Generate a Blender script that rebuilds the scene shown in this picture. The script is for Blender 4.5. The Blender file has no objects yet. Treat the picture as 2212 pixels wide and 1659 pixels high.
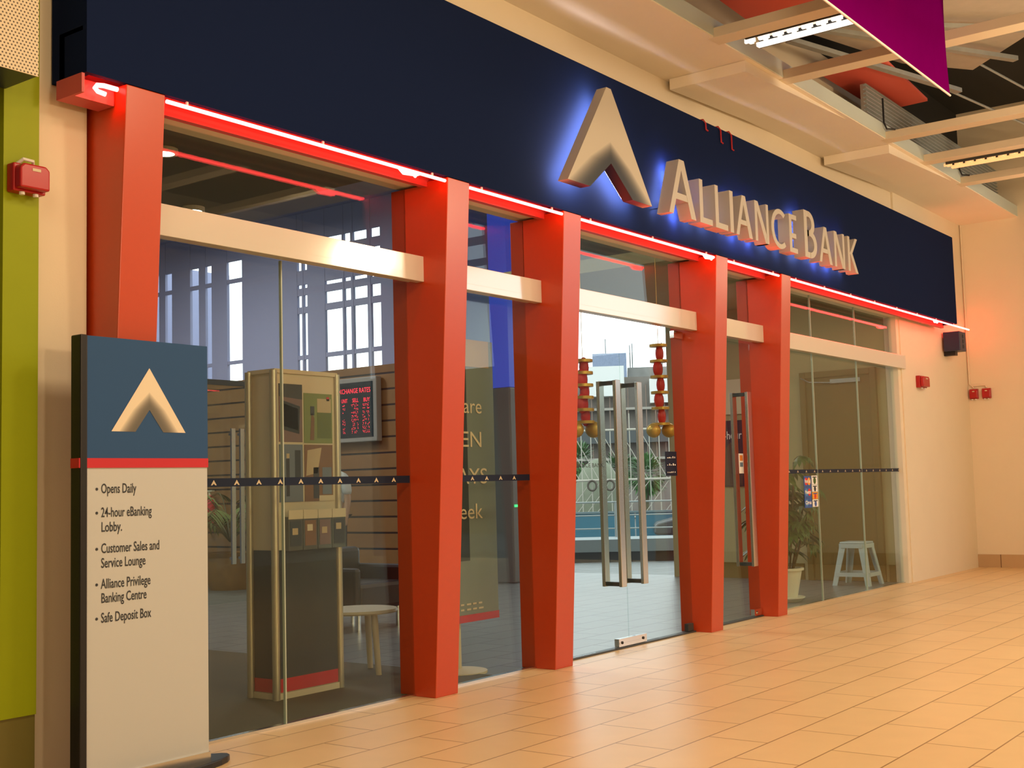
import bpy, bmesh, math, random
from mathutils import Vector, Matrix

random.seed(7)
SC = bpy.context.scene
COL = SC.collection
PI = math.pi

# ------------------------------------------------------------------ camera, sky, lamps, exposure
YAW, PITCH, ROLL, FPX = 0.930125, 0.083308, -0.027134, 2644.5
CAM = Vector((0.0, -5.0228, 1.25))
f_ = Vector((math.cos(PITCH) * math.sin(YAW), math.cos(PITCH) * math.cos(YAW), math.sin(PITCH)))
r_ = Vector((math.cos(YAW), -math.sin(YAW), 0.0))
u_ = r_.cross(f_)
r2 = math.cos(ROLL) * r_ + math.sin(ROLL) * u_
u2 = -math.sin(ROLL) * r_ + math.cos(ROLL) * u_
cd = bpy.data.cameras.new('camera')
cam = bpy.data.objects.new('camera', cd)
COL.objects.link(cam)
cd.sensor_width = 36.0
cd.lens = FPX / 2212.0 * 36.0
cd.clip_end = 400.0
cam.matrix_world = Matrix(((r2.x, u2.x, -f_.x, CAM.x), (r2.y, u2.y, -f_.y, CAM.y), (r2.z, u2.z, -f_.z, CAM.z), (0, 0, 0, 1)))
SC.camera = cam

world = bpy.data.worlds.new('overcast_sky')
SC.world = world
world.use_nodes = True
wbg = world.node_tree.nodes['Background']
wbg.inputs['Color'].default_value = (0.90, 0.96, 1.0, 1)
wbg.inputs['Strength'].default_value = 3.0

SC.view_settings.view_transform = 'Standard'
SC.view_settings.look = 'None'
SC.view_settings.gamma = 1.0
SC.view_settings.use_curve_mapping = False
SC.view_settings.exposure = 0.0

def area_lamp(name, loc, size, size_y, power, color, rot=(0, 0, 0)):
    d = bpy.data.lights.new(name, 'AREA')
    d.shape = 'RECTANGLE'
    d.size, d.size_y = size, size_y
    d.energy = power
    d.color = color
    o = bpy.data.objects.new(name, d)
    o.location = loc
    o.rotation_euler = rot
    COL.objects.link(o)
    return o

WARM = (1.0, 0.75, 0.47)
# rows of warm fluorescent battens along the walkway ceiling, above the lattice beams
for lx, ly, e in ((-1.5, -3.4, 70), (3.2, -3.6, 70), (7.6, -3.9, 85), (12.0, -3.9, 50), (15.6, -3.6, 12)):
    area_lamp('walkway_lamp', (lx, ly, 4.58), 1.6, 1.0, e, WARM)
# added fill lights, out of view, that brighten the ceiling and walls
for lx, ly, lz, e in ((-3.0, -7.0, 3.5, 110), (1.5, -2.3, 3.5, 22), (4.9, -3.3, 3.9, 95), (2.0, -8.0, 3.0, 190), (4.6, -10.0, 3.0, 260), (9.8, -4.6, 3.83, 190), (14.5, -2.7, 3.7, 50)):
    d = bpy.data.lights.new('fill_light', 'POINT'); d.energy = e; d.color = WARM; d.shadow_soft_size = 0.2
    o = bpy.data.objects.new('fill_light', d); o.location = (lx, ly, lz); COL.objects.link(o)
# cool lobby lamps behind the glass
for lx, ly, lz, e in ((4.4, 2.6, 3.2, 16), (8.6, 3.4, 4.9, 55), (8.6, 8.0, 4.9, 170), (12.6, 1.4, 3.4, 15)):
    area_lamp('lobby_lamp', (lx, ly, lz), 1.0, 1.0, e, (1.0, 0.92, 0.84))

# ------------------------------------------------------------------ helpers
OFF = {}
def props(o, label=None, cat=None, group=None, kind=None):
    if label: o['label'] = label
    if cat: o['category'] = cat
    if group: o['group'] = group
    if kind: o['kind'] = kind
    return o

def thing(name, loc, label=None, cat=None, group=None, kind=None):
    o = bpy.data.objects.new(name, None)
    o.empty_display_size = 0.1
    o.location = loc
    COL.objects.link(o)
    OFF[o.name] = Vector(loc)
    return props(o, label, cat, group, kind)

class MB:
    def __init__(s):
        s.v, s.f, s.m = [], [], []
        s.mat = 0
    def add(s, vs, fs, mat=None):
        b = len(s.v)
        s.v += [tuple(v) for v in vs]
        for f in fs:
            s.f.append([b + i for i in f]); s.m.append(s.mat if mat is None else mat)
        return s
    def box(s, x0, x1, y0, y1, z0, z1, mat=None):
        v = [(x0, y0, z0), (x1, y0, z0), (x1, y1, z0), (x0, y1, z0), (x0, y0, z1), (x1, y0, z1), (x1, y1, z1), (x0, y1, z1)]
        return s.add(v, [(0, 3, 2, 1), (4, 5, 6, 7), (0, 1, 5, 4), (1, 2, 6, 5), (2, 3, 7, 6), (3, 0, 4, 7)], mat)
    def obox(s, c, ax, ay, az, hx, hy, hz, mat=None):
        c, ax, ay, az = Vector(c), Vector(ax).normalized(), Vector(ay).normalized(), Vector(az).normalized()
        v = []
        for k in (-1, 1):
            for i, j in ((-1, -1), (1, -1), (1, 1), (-1, 1)):
                v.append(c + ax * hx * i + ay * hy * j + az * hz * k)
        return s.add(v, [(0, 3, 2, 1), (4, 5, 6, 7), (0, 1, 5, 4), (1, 2, 6, 5), (2, 3, 7, 6), (3, 0, 4, 7)], mat)
    def prism(s, pts, a, b, fn, mat=None):
        # polygon in (p,q), extruded from a to b; fn(p,q,t)->xyz
        n = len(pts)
        v = [fn(p, q, a) for p, q in pts] + [fn(p, q, b) for p, q in pts]
        fs = [tuple(range(n)), tuple(range(2 * n - 1, n - 1, -1))] + [(i, i + n, (i + 1) % n + n, (i + 1) % n) for i in range(n)]
        return s.add(v, fs, mat)
    def frustum(s, p0, p1, r0, r1, n=12, mat=None, caps=True):
        p0, p1 = Vector(p0), Vector(p1)
        d = (p1 - p0).normalized()
        a = d.orthogonal().normalized(); b = d.cross(a)
        v = []
        for p, r in ((p0, r0), (p1, r1)):
            for i in range(n):
                t = 2 * PI * i / n
                v.append(p + (a * math.cos(t) + b * math.sin(t)) * r)
        fs = [(i, (i + 1) % n, (i + 1) % n + n, i + n) for i in range(n)]
        if caps: fs += [tuple(range(n - 1, -1, -1)), tuple(range(n, 2 * n))]
        return s.add(v, fs, mat)
    def cyl(s, p0, p1, r, n=12, mat=None):
        return s.frustum(p0, p1, r, r, n, mat)
    def tube(s, pts, r, n=8, mat=None):
        pts = [Vector(p) for p in pts]
        rings = []
        up = None
        for i, p in enumerate(pts):
            d = (pts[min(i + 1, len(pts) - 1)] - pts[max(i - 1, 0)]).normalized()
            a = d.orthogonal().normalized() if up is None else (up - d * up.dot(d)).normalized()
            up = a
            b = d.cross(a)
            rings.append([p + (a * math.cos(2 * PI * k / n) + b * math.sin(2 * PI * k / n)) * r for k in range(n)])
        v = [x for g in rings for x in g]
        fs = []
        for i in range(len(pts) - 1):
            for k in range(n):
                fs.append((i * n + k, i * n + (k + 1) % n, (i + 1) * n + (k + 1) % n, (i + 1) * n + k))
        fs += [tuple(range(n - 1, -1, -1)), tuple(range(len(v) - n, len(v)))]
        return s.add(v, fs, mat)
    def lathe(s, prof, c, n=24, mat=None):
        cx, cy, cz = c
        v = []
        for r, z in prof:
            for i in range(n):
                t = 2 * PI * i / n
                v.append((cx + r * math.cos(t), cy + r * math.sin(t), cz + z))
        fs = []
        for j in range(len(prof) - 1):
            for i in range(n):
                fs.append((j * n + i, j * n + (i + 1) % n, (j + 1) * n + (i + 1) % n, (j + 1) * n + i))
        if prof[0][0] < 0.01: fs.append(tuple(range(n - 1, -1, -1)))
        if prof[-1][0] < 0.01: fs.append(tuple(range(len(v) - n, len(v))))
        return s.add(v, fs, mat)
    def sphere(s, c, rx, ry, rz, n=12, m=8, mat=None):
        prof = [(max(1e-4, math.sin(PI * j / m)), -math.cos(PI * j / m)) for j in range(m + 1)]
        b = len(s.v)
        s.lathe(prof, (0, 0, 0), n, mat)
        for i in range(b, len(s.v)):
            x, y, z = s.v[i]
            s.v[i] = (c[0] + x * rx, c[1] + y * ry, c[2] + z * rz)
        return s
    def text(s, body, size, fn, align='LEFT', sx=1.0, depth=0.002, mat=None, bold=0.0, fit=None):
        # fn(p,q,t)->xyz, p along the line, q up, t out of the surface
        c = bpy.data.curves.new('tmp', 'FONT')
        c.body = body; c.size = size; c.align_x = align; c.resolution_u = 3; c.offset = bold
        o = bpy.data.objects.new('tmp', c)
        COL.objects.link(o)
        bpy.context.view_layer.update()
        me = bpy.data.meshes.new_from_object(o.evaluated_get(bpy.context.evaluated_depsgraph_get()))
        if me.vertices:
            xs = [v.co.x for v in me.vertices]
            if fit: sx = fit / (max(xs) - min(xs))
            s.add([fn(v.co.x * sx, v.co.y, depth) for v in me.vertices], [tuple(p.vertices) for p in me.polygons], mat)
        bpy.data.objects.remove(o); bpy.data.curves.remove(c); bpy.data.meshes.remove(me)
        return s
    def build(s, name, mats, parent=None, bevel=0.0, smooth=False, **kw):
        if not isinstance(mats, (list, tuple)): mats = [mats]
        off = OFF.get(parent.name, Vector()) if parent else Vector()
        if parent is None:
            # origin at the base centre of a thing that is one mesh
            xs = [v[0] for v in s.v]; ys = [v[1] for v in s.v]; zs = [v[2] for v in s.v]
            off = Vector(((min(xs) + max(xs)) / 2, (min(ys) + max(ys)) / 2, min(zs)))
        me = bpy.data.meshes.new(name)
        me.from_pydata([(v[0] - off.x, v[1] - off.y, v[2] - off.z) for v in s.v], [], s.f)
        for m in mats: me.materials.append(m)
        for p, i in zip(me.polygons, s.m): p.material_index = i
        bm = bmesh.new(); bm.from_mesh(me)
        bmesh.ops.recalc_face_normals(bm, faces=bm.faces)
        bm.to_mesh(me); bm.free()
        if smooth:
            me.polygons.foreach_set('use_smooth', [True] * len(me.polygons))
            me.set_sharp_from_angle(angle=math.radians(38))
        me.update()
        o = bpy.data.objects.new(name, me)
        COL.objects.link(o)
        if parent:
            o.parent = parent
            OFF[o.name] = off
        else:
            o.location = off
            OFF[o.name] = off
        if bevel:
            b = o.modifiers.new('edge', 'BEVEL'); b.width = bevel; b.segments = 2; b.limit_method = 'ANGLE'
        return props(o, **kw)

XZ = lambda y: (lambda p, q, t: (p, y - t, q))          # facing -Y, p=x q=z, t towards the viewer

def copy_tree(o, parent=None):
    c = o.copy(); COL.objects.link(c)
    if parent: c.parent = parent
    OFF[c.name] = OFF.get(o.name, Vector())
    for ch in list(o.children): copy_tree(ch, c)
    return c

# ------------------------------------------------------------------ materials
def mat(name, col, rough=0.6, metal=0.0, spec=0.5, emit=None, estr=0.0, noise=0.0, nscale=8.0, bump=0.0, bscale=60.0, coat=0.0, ior=1.45):
    m = bpy.data.materials.new(name); m.use_nodes = True
    nt = m.node_tree; b = nt.nodes['Principled BSDF']
    b.inputs['Base Color'].default_value = (*col, 1)
    b.inputs['Roughness'].default_value = rough
    b.inputs['Metallic'].default_value = metal
    b.inputs['Specular IOR Level'].default_value = spec
    b.inputs['IOR'].default_value = ior
    if coat:
        b.inputs['Coat Weight'].default_value = coat; b.inputs['Coat Roughness'].default_value = 0.08
    if emit:
        b.inputs['Emission Color'].default_value = (*emit, 1); b.inputs['Emission Strength'].default_value = estr
    if noise or bump:
        tc = nt.nodes.new('ShaderNodeTexCoord')
    if noise:
        n = nt.nodes.new('ShaderNodeTexNoise'); n.inputs['Scale'].default_value = nscale; n.inputs['Detail'].default_value = 6
        nt.links.new(tc.outputs['Object'], n.inputs['Vector'])
        r = nt.nodes.new('ShaderNodeMapRange'); r.inputs['To Min'].default_value = 1 - noise; r.inputs['To Max'].default_value = 1 + noise
        nt.links.new(n.outputs['Fac'], r.inputs['Value'])
        x = nt.nodes.new('ShaderNodeVectorMath'); x.operation = 'SCALE'; x.inputs[0].default_value = col
        nt.links.new(r.outputs['Result'], x.inputs['Scale'])
        nt.links.new(x.outputs['Vector'], b.inputs['Base Color'])
    if bump:
        n2 = nt.nodes.new('ShaderNodeTexNoise'); n2.inputs['Scale'].default_value = bscale; n2.inputs['Detail'].default_value = 4
        nt.links.new(tc.outputs['Object'], n2.inputs['Vector'])
        bp = nt.nodes.new('ShaderNodeBump'); bp.inputs['Strength'].default_value = bump; bp.inputs['Distance'].default_value = 0.01
        nt.links.new(n2.outputs['Fac'], bp.inputs['Height']); nt.links.new(bp.outputs['Normal'], b.inputs['Normal'])
    return m

def tile_mat(name, c1, c2, grout, bw, bh, off_xy, rough, mortar=0.004, rot=0.0, offset=0.5, spec=0.5, axes='XY', noise=0.06):
    m = bpy.data.materials.new(name); m.use_nodes = True
    nt = m.node_tree; b = nt.nodes['Principled BSDF']
    g = nt.nodes.new('ShaderNodeNewGeometry')
    sep = nt.nodes.new('ShaderNodeSeparateXYZ'); nt.links.new(g.outputs['Position'], sep.inputs[0])
    cmb = nt.nodes.new('ShaderNodeCombineXYZ')
    nt.links.new(sep.outputs[axes[0]], cmb.inputs['X']); nt.links.new(sep.outputs[axes[1]], cmb.inputs['Y'])
    mp = nt.nodes.new('ShaderNodeMapping'); mp.inputs['Location'].default_value = (off_xy[0], off_xy[1], 0); mp.inputs['Rotation'].default_value = (0, 0, rot)
    nt.links.new(cmb.outputs[0], mp.inputs['Vector'])
    br = nt.nodes.new('ShaderNodeTexBrick')
    br.offset = offset
    br.inputs['Scale'].default_value = 1.0
    br.inputs['Brick Width'].default_value = bw; br.inputs['Row Height'].default_value = bh
    br.inputs['Mortar Size'].default_value = mortar; br.inputs['Mortar Smooth'].default_value = 0.3
    br.inputs['Color1'].default_value = (*c1, 1); br.inputs['Color2'].default_value = (*c2, 1); br.inputs['Mortar'].default_value = (*grout, 1)
    nt.links.new(mp.outputs[0], br.inputs['Vector'])
    n = nt.nodes.new('ShaderNodeTexNoise'); n.inputs['Scale'].default_value = 5; n.inputs['Detail'].default_value = 8
    nt.links.new(g.outputs['Position'], n.inputs['Vector'])
    r = nt.nodes.new('ShaderNodeMapRange'); r.inputs['To Min'].default_value = 1 - noise; r.inputs['To Max'].default_value = 1 + noise
    nt.links.new(n.outputs['Fac'], r.inputs['Value'])
    x = nt.nodes.new('ShaderNodeVectorMath'); x.operation = 'SCALE'
    nt.links.new(br.outputs['Color'], x.inputs[0]); nt.links.new(r.outputs['Result'], x.inputs['Scale'])
    nt.links.new(x.outputs['Vector'], b.inputs['Base Color'])
    bp = nt.nodes.new('ShaderNodeBump'); bp.inputs['Strength'].default_value = 0.35; bp.inputs['Distance'].default_value = 0.002; bp.invert = True
    nt.links.new(br.outputs['Fac'], bp.inputs['Height']); nt.links.new(bp.outputs['Normal'], b.inputs['Normal'])
    b.inputs['Roughness'].default_value = rough; b.inputs['Specular IOR Level'].default_value = spec
    return m

def glass_mat(name, tint, gain=1.0):
    m = bpy.data.materials.new(name); m.use_nodes = True
    nt = m.node_tree; nt.nodes.remove(nt.nodes['Principled BSDF']); out = nt.nodes['Material Output']
    t = nt.nodes.new('ShaderNodeBsdfTransparent'); t.inputs['Color'].default_value = (*tint, 1)
    g = nt.nodes.new('ShaderNodeBsdfGlossy'); g.inputs['Roughness'].default_value = 0.0; g.inputs['Color'].default_value = (0.95, 0.98, 1.0, 1)
    # Schlick reflectance of one thin face, the same from either side
    fr = nt.nodes.new('ShaderNodeLayerWeight'); fr.inputs['Blend'].default_value = 0.5
    pw = nt.nodes.new('ShaderNodeMath'); pw.operation = 'POWER'; pw.inputs[1].default_value = 5.0
    nt.links.new(fr.outputs['Facing'], pw.inputs[0])
    ml = nt.nodes.new('ShaderNodeMath'); ml.operation = 'MULTIPLY_ADD'; ml.inputs[1].default_value = 0.96 * gain; ml.inputs[2].default_value = 0.04 * gain; ml.use_clamp = True
    nt.links.new(pw.outputs[0], ml.inputs[0])
    mx = nt.nodes.new('ShaderNodeMixShader')
    nt.links.new(ml.outputs[0], mx.inputs['Fac']); nt.links.new(t.outputs[0], mx.inputs[1]); nt.links.new(g.outputs[0], mx.inputs[2])
    nt.links.new(mx.outputs[0], out.inputs['Surface'])
    return m

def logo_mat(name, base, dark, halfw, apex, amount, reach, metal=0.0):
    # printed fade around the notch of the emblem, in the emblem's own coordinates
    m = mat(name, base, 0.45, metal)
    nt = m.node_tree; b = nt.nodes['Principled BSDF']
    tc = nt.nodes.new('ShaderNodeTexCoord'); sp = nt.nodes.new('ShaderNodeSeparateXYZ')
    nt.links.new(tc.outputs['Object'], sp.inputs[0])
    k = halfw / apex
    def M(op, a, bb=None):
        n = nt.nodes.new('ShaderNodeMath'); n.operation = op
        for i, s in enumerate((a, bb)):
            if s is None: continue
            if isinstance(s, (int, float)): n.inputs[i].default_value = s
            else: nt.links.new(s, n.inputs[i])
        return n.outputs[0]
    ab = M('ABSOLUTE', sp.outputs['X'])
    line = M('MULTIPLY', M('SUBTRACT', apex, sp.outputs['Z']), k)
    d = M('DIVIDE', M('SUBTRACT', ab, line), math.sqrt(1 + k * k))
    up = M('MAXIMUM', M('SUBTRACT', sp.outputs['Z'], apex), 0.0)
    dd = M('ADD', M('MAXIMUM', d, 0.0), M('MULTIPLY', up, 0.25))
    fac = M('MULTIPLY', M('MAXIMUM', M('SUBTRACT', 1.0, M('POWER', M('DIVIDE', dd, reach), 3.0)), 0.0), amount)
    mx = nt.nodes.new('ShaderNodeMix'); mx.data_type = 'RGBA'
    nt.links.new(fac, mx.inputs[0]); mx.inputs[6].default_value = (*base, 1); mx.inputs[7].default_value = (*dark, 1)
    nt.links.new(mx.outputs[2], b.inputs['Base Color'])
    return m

def dots_mat(name, base, hole, pitch):
    m = mat(name, base, 0.5)
    nt = m.node_tree; b = nt.nodes['Principled BSDF']
    tc = nt.nodes.new('ShaderNodeTexCoord'); sp = nt.nodes.new('ShaderNodeSeparateXYZ'); nt.links.new(tc.outputs['Object'], sp.inputs[0])
    def M(op, a, bb=None):
        n = nt.nodes.new('ShaderNodeMath'); n.operation = op
        for i, s in enumerate((a, bb)):
            if s is None: continue
            if isinstance(s, (int, float)): n.inputs[i].default_value = s
            else: nt.links.new(s, n.inputs[i])
        return n.outputs[0]
    row = M('DIVIDE', sp.outputs['Z'], pitch * 0.866)
    odd = M('MULTIPLY', M('MODULO', M('FLOOR', M('ADD', row, 1000.0)), 2.0), 0.5)
    u = M('SUBTRACT', M('FRACT', M('ADD', M('DIVIDE', sp.outputs['X'], pitch), M('ADD', odd, 100.0))), 0.5)
    v = M('SUBTRACT', M('FRACT', M('ADD', row, 1000.0)), 0.5)
    r = M('ADD', M('MULTIPLY', u, u), M('MULTIPLY', M('MULTIPLY', v, v), 0.75))
    fac = M('LESS_THAN', r, 0.06)
    mx = nt.nodes.new('ShaderNodeMix'); mx.data_type = 'RGBA'
    nt.links.new(fac, mx.inputs[0]); mx.inputs[6].default_value = (*base, 1); mx.inputs[7].default_value = (*hole, 1)
    nt.links.new(mx.outputs[2], b.inputs['Base Color'])
    return m

CREAM = mat('cream_wall_paint', (0.80, 0.70, 0.53), 0.7, noise=0.03, nscale=3, bump=0.05, bscale=120)
CEILP = mat('cream_ceiling_paint', (0.90, 0.81, 0.68), 0.75, noise=0.03, nscale=2)
FLOOR = tile_mat('tan_floor_tile', (0.80, 0.58, 0.30), (0.76, 0.545, 0.275), (0.33, 0.19, 0.07), 0.71, 0.316, (-5.47, 2.405 + 0.316), 0.36, mortar=0.0045)
LOBBYT = tile_mat('grey_lobby_tile', (0.175, 0.19, 0.19), (0.145, 0.16, 0.16), (0.04, 0.045, 0.045), 0.6, 0.3, (0, 0), 0.3, mortar=0.009)
PAVE = tile_mat('grey_street_paving', (0.18, 0.2, 0.2), (0.145, 0.16, 0.16), (0.07, 0.08, 0.08), 0.7, 0.35, (0, 0), 0.6, mortar=0.01, rot=0.3)
SKIRT = tile_mat('tan_skirting_tile', (0.55, 0.38, 0.21), (0.50, 0.34, 0.19), (0.16, 0.09, 0.04), 0.32, 1.0, (0.05, 0.2), 0.4, mortar=0.006, offset=0.0, axes='YZ')
ORANGE = mat('orange_red_paint', (0.53, 0.052, 0.006), 0.45, spec=0.2, noise=0.03, nscale=30, coat=0.6)
ORANGE.node_tree.nodes['Principled BSDF'].inputs['Coat IOR'].default_value = 1.7
ORANGE.node_tree.nodes['Principled BSDF'].inputs['Coat Roughness'].default_value = 0.3
NAVY = mat('navy_fascia_panel', (0.0085, 0.016, 0.055), 0.8, spec=0.03)
NAVYF = mat('dark_navy_film', (0.012, 0.020, 0.045), 0.5, spec=0.2)
NAVYP = mat('navy_print', (0.038, 0.095, 0.23), 0.6, spec=0.1)
CHAMP = mat('champagne_aluminium', (0.66, 0.65, 0.58), 0.10, metal=0.0, spec=0.5, ior=2.2)
WHITEP = mat('white_paint', (0.80, 0.77, 0.72), 0.5)
STEEL = mat('brushed_steel', (0.72, 0.73, 0.72), 0.22, metal=1.0)
CHROME = mat('chrome', (0.85, 0.85, 0.85), 0.08, metal=1.0)
BLACK = mat('black_plastic', (0.012, 0.012, 0.014), 0.4)
DARK = mat('dark_grey_steel', (0.05, 0.055, 0.055), 0.5)
LETTER = mat('letter_face_metal', (0.50, 0.445, 0.36), 0.4, metal=0.0, spec=0.6)
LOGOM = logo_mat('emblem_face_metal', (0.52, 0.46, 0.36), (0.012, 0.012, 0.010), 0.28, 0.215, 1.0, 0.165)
LOGOP = logo_mat('printed_emblem', (0.78, 0.68, 0.52), (0.06, 0.06, 0.055), 0.075, 0.10, 0.9, 0.07)
BLUELED = mat('blue_white_led', (0.6, 0.7, 1.0), 0.5, emit=(1.0, 0.92, 1.0), estr=24.0)
NEON = mat('red_neon_tube', (1, 0.3, 0.25), 0.4, emit=(1.0, 0.045, 0.042), estr=25)
GLASS = glass_mat('clear_glass', (0.90, 0.945, 0.925), 0.6)
GEDGE = mat('green_glass_edge', (0.42, 0.50, 0.42), 0.2)
LIME = mat('lime_green_panel', (0.28, 0.34, 0.006), 0.45, spec=0.2, noise=0.03)
LIMED = mat('dark_olive_tile', (0.15, 0.13, 0.03), 0.35)
SLATEB = mat('slate_blue_black_panel', (0.03, 0.045, 0.06), 0.4)
PERF = dots_mat('perforated_cream_metal', (0.72, 0.60, 0.42), (0.10, 0.07, 0.04), 0.0165)
FIRE = mat('fire_red_enamel', (0.42, 0.012, 0.015), 0.3)
MAGENTA = mat('magenta_fabric', (0.15, 0.0005, 0.105), 0.95, spec=0.0, noise=0.05)
REDLIT = mat('red_lit_board_colour', (0.80, 0.14, 0.10), 0.5)  # red light falling on the boards put into their base colour
GALV = mat('galvanised_steel', (0.42, 0.45, 0.44), 0.45, metal=0.4, noise=0.15, nscale=12)
FOIL = mat('foil_insulation', (0.55, 0.50, 0.43), 0.5, noise=0.1)
VOID = mat('dark_ceiling_void', (0.028, 0.028, 0.026), 0.9)
LAMPW = mat('white_lamp_louvre', (0.9, 0.88, 0.8), 0.4, emit=(1.0, 0.9, 0.78), estr=1.3)
LAMPT = mat('fluorescent_tube', (1, 1, 1), 0.4, emit=(1.0, 0.55, 0.45), estr=0.5)
LAMPD = mat('amber_lamp_louvre', (0.7, 0.5, 0.25), 0.3, emit=(1.0, 0.55, 0.22), estr=0.8)
BROWNC = mat('brown_ceiling_board', (0.17, 0.145, 0.10), 0.7)
BLUEGREY = mat('blue_grey_wall', (0.30, 0.32, 0.50), 0.65)  # colour carries the lilac haze reflected in the glass
SLAT = tile_mat('brown_slat_boards', (0.25, 0.125, 0.045), (0.215, 0.105, 0.036), (0.012, 0.008, 0.006), 60, 0.206, (20, -0.08), 0.45, mortar=0.015, axes='YZ', noise=0.2)
TEAL = mat('pale_teal_wall', (0.26, 0.33, 0.30), 0.5)
SIGNBLUE = mat('backlit_blue_panel', (0.05, 0.09, 0.5), 0.3, emit=(0.04, 0.08, 0.55), estr=0.5)
CARPET = mat('olive_brown_carpet', (0.085, 0.070, 0.038), 0.9, noise=0.3, nscale=40)
WOOD = mat('brown_door_veneer', (0.15, 0.105, 0.02), 0.45, noise=0.12, nscale=6)
BEIGE = mat('beige_inner_wall', (0.36, 0.32, 0.165), 0.7, noise=0.03)
STOOLB = mat('pale_blue_plastic', (0.42, 0.54, 0.56), 0.35)
POTW = mat('white_plastic_pot', (0.68, 0.66, 0.52), 0.4)
SOIL = mat('dark_soil', (0.03, 0.02, 0.012), 0.9)
LEAF = mat('dark_green_leaf', (0.040, 0.105, 0.014), 0.4, noise=0.4, nscale=6)
LEAFY = mat('olive_green_leaf', (0.12, 0.15, 0.030), 0.5, noise=0.4, nscale=5)
STEM = mat('brown_green_cane', (0.09, 0.075, 0.03), 0.6)
PAPER = mat('cream_print_paper', (0.62, 0.53, 0.36), 0.5)
REDP = mat('red_print', (0.55, 0.022, 0.035), 0.4)
INK = mat('charcoal_ink', (0.03, 0.035, 0.045), 0.6)
SLATEP = mat('slate_grey_print', (0.045, 0.055, 0.065), 0.6, spec=0.2)
WHITE = mat('white_ink', (0.85, 0.85, 0.85), 0.5)

# ------------------------------------------------------------------ the setting
def struct(mb, name, m, **kw):
    return mb.build(name, m, kind='structure', **kw)

struct(MB().box(-8, 17.2, -11.2, 0.006, -0.2, 0.0), 'floor', FLOOR)
struct(MB().box(17.2, 27, -32, -4.9, -0.3, -0.02), 'street_floor', mat('dark_asphalt', (0.10, 0.10, 0.10), 0.9, noise=0.1))
struct(MB().box(2.8, 14.6, 0.006, 12.2, -0.2, 0.0), 'lobby_floor', LOBBYT)
# façade wall: beside the neighbour, above the shopfront, and beyond the last window
struct(MB().box(3.05, 3.34, -0.08, 0.12, 0, 4.65).box(3.34, 14.39, -0.05, 0.12, 3.34, 4.65).box(14.39, 17.0, -0.075, 0.12, 0, 4.65), 'wall_front', CREAM)
struct(MB().box(17.0, 17.2, -4.9, 0.12, 0, 6.2), 'wall_right', CREAM)
struct(MB().box(16.985, 17.0, -4.9, -0.075, 0, 0.172), 'baseboard_right', SKIRT)
struct(MB().box(-8, 17, -0.84, 0.12, 4.65, 4.77), 'ceiling', CEILP)
struct(MB().box(-8, 17, -0.846, -0.84, 4.66, 4.80), 'trim_3', mat('cool_lit_edge_grey', (0.62, 0.70, 0.66), 0.5))  # added strip; cool light on the soffit edge put into its grey
struct(MB().box(-8, 17.2, -11.2, 0.3, 6.2, 6.3).box(-8, 17, -0.12, 0.3, 5.6, 6.2), 'void_ceiling', VOID)
struct(MB().box(-8, 17, -0.3, -0.12, 4.77, 5.6), 'upper_wall', CREAM)
struct(MB().box(-8.2, -8, -11.2, 0.3, 0, 6.2), 'wall_back', CREAM)
struct(MB().box(-8, 17.2, -11.4, -11.2, 0, 6.2), 'opposite_wall', CREAM)
struct(MB().box(27, 30, -32, -4.9, -0.3, 4.6), 'sky_block_wall', mat('dark_sky_block', (0.13, 0.11, 0.09), 0.9, noise=0.3, nscale=1))  # added out of view to keep bright sky out of the glass reflections
# neighbour's shopfront beside the beige return
struct(MB().box(2.88, 3.05, -0.15, 0.12, 0.33, 4.65), 'wall_left', LIME)
struct(MB().box(2.88, 3.05, -0.14, 0.12, 0.0, 0.33), 'baseboard_left', LIMED)
struct(MB().box(-8, 2.88, -0.06, 0.12, 0.0, 4.65), 'neighbour_wall', SLATEB)
# lobby shell
struct(MB().box(2.8, 3.0, 0.12, 12.2, 0, 5.2), 'lobby_side_wall', BEIGE)
struct(MB().box(2.8, 14.6, 12.2, 12.4, 0, 5.2), 'lobby_back_wall', BLUEGREY)
struct(MB().box(3.0, 5.85, 0.13, 12.2, 3.3, 3.5), 'lobby_low_ceiling', BROWNC)
struct(MB().box(5.85, 6.35, 0.13, 12.2, 3.36, 3.56).box(5.85, 11.9, 0.13, 12.2, 5.1, 5.3).box(11.9, 14.9, 0.13, 5.6, 5.1, 5.3), 'lobby_high_ceiling', BLUEGREY)
struct(MB().box(10.66, 14.4, 0.13, 3.0, 3.46, 3.6), 'lobby_side_ceiling', BEIGE)
struct(MB().box(14.4, 14.6, 0.125, 2.95, 0, 5.1), 'lobby_door_wall', BEIGE)
struct(MB().box(14.385, 14.4, 0.125, 0.2, 0, 0.2).box(14.385, 14.4, 1.27, 2.95, 0, 0.2), 'lobby_baseboard', WOOD)
struct(MB().box(3.6, 6.5, 0.05, 3.6, 0.0, 0.008), 'carpet_floor', CARPET)

# brown door in the lobby's side wall
d = thing('door_3', (14.4, 0.73, 0), kind='structure')
MB().box(14.34, 14.4, 0.235, 0.31, 0, 2.56).box(14.34, 14.4, 1.13, 1.205, 0, 2.56).box(14.34, 14.4, 0.31, 1.13, 2.485, 2.56).build('door_frame', WOOD, d, bevel=0.004)
MB().box(14.362, 14.4, 0.31, 1.13, 0.005, 2.485).build('door_leaf', WOOD, d)
MB().box(14.33, 14.362, 0.42, 0.80, 2.40, 2.45).tube([(14.335, 0.78, 2.41), (14.30, 1.05, 2.43), (14.35, 1.2, 2.5)], 0.008).build('door_closer', STEEL, d)

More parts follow.
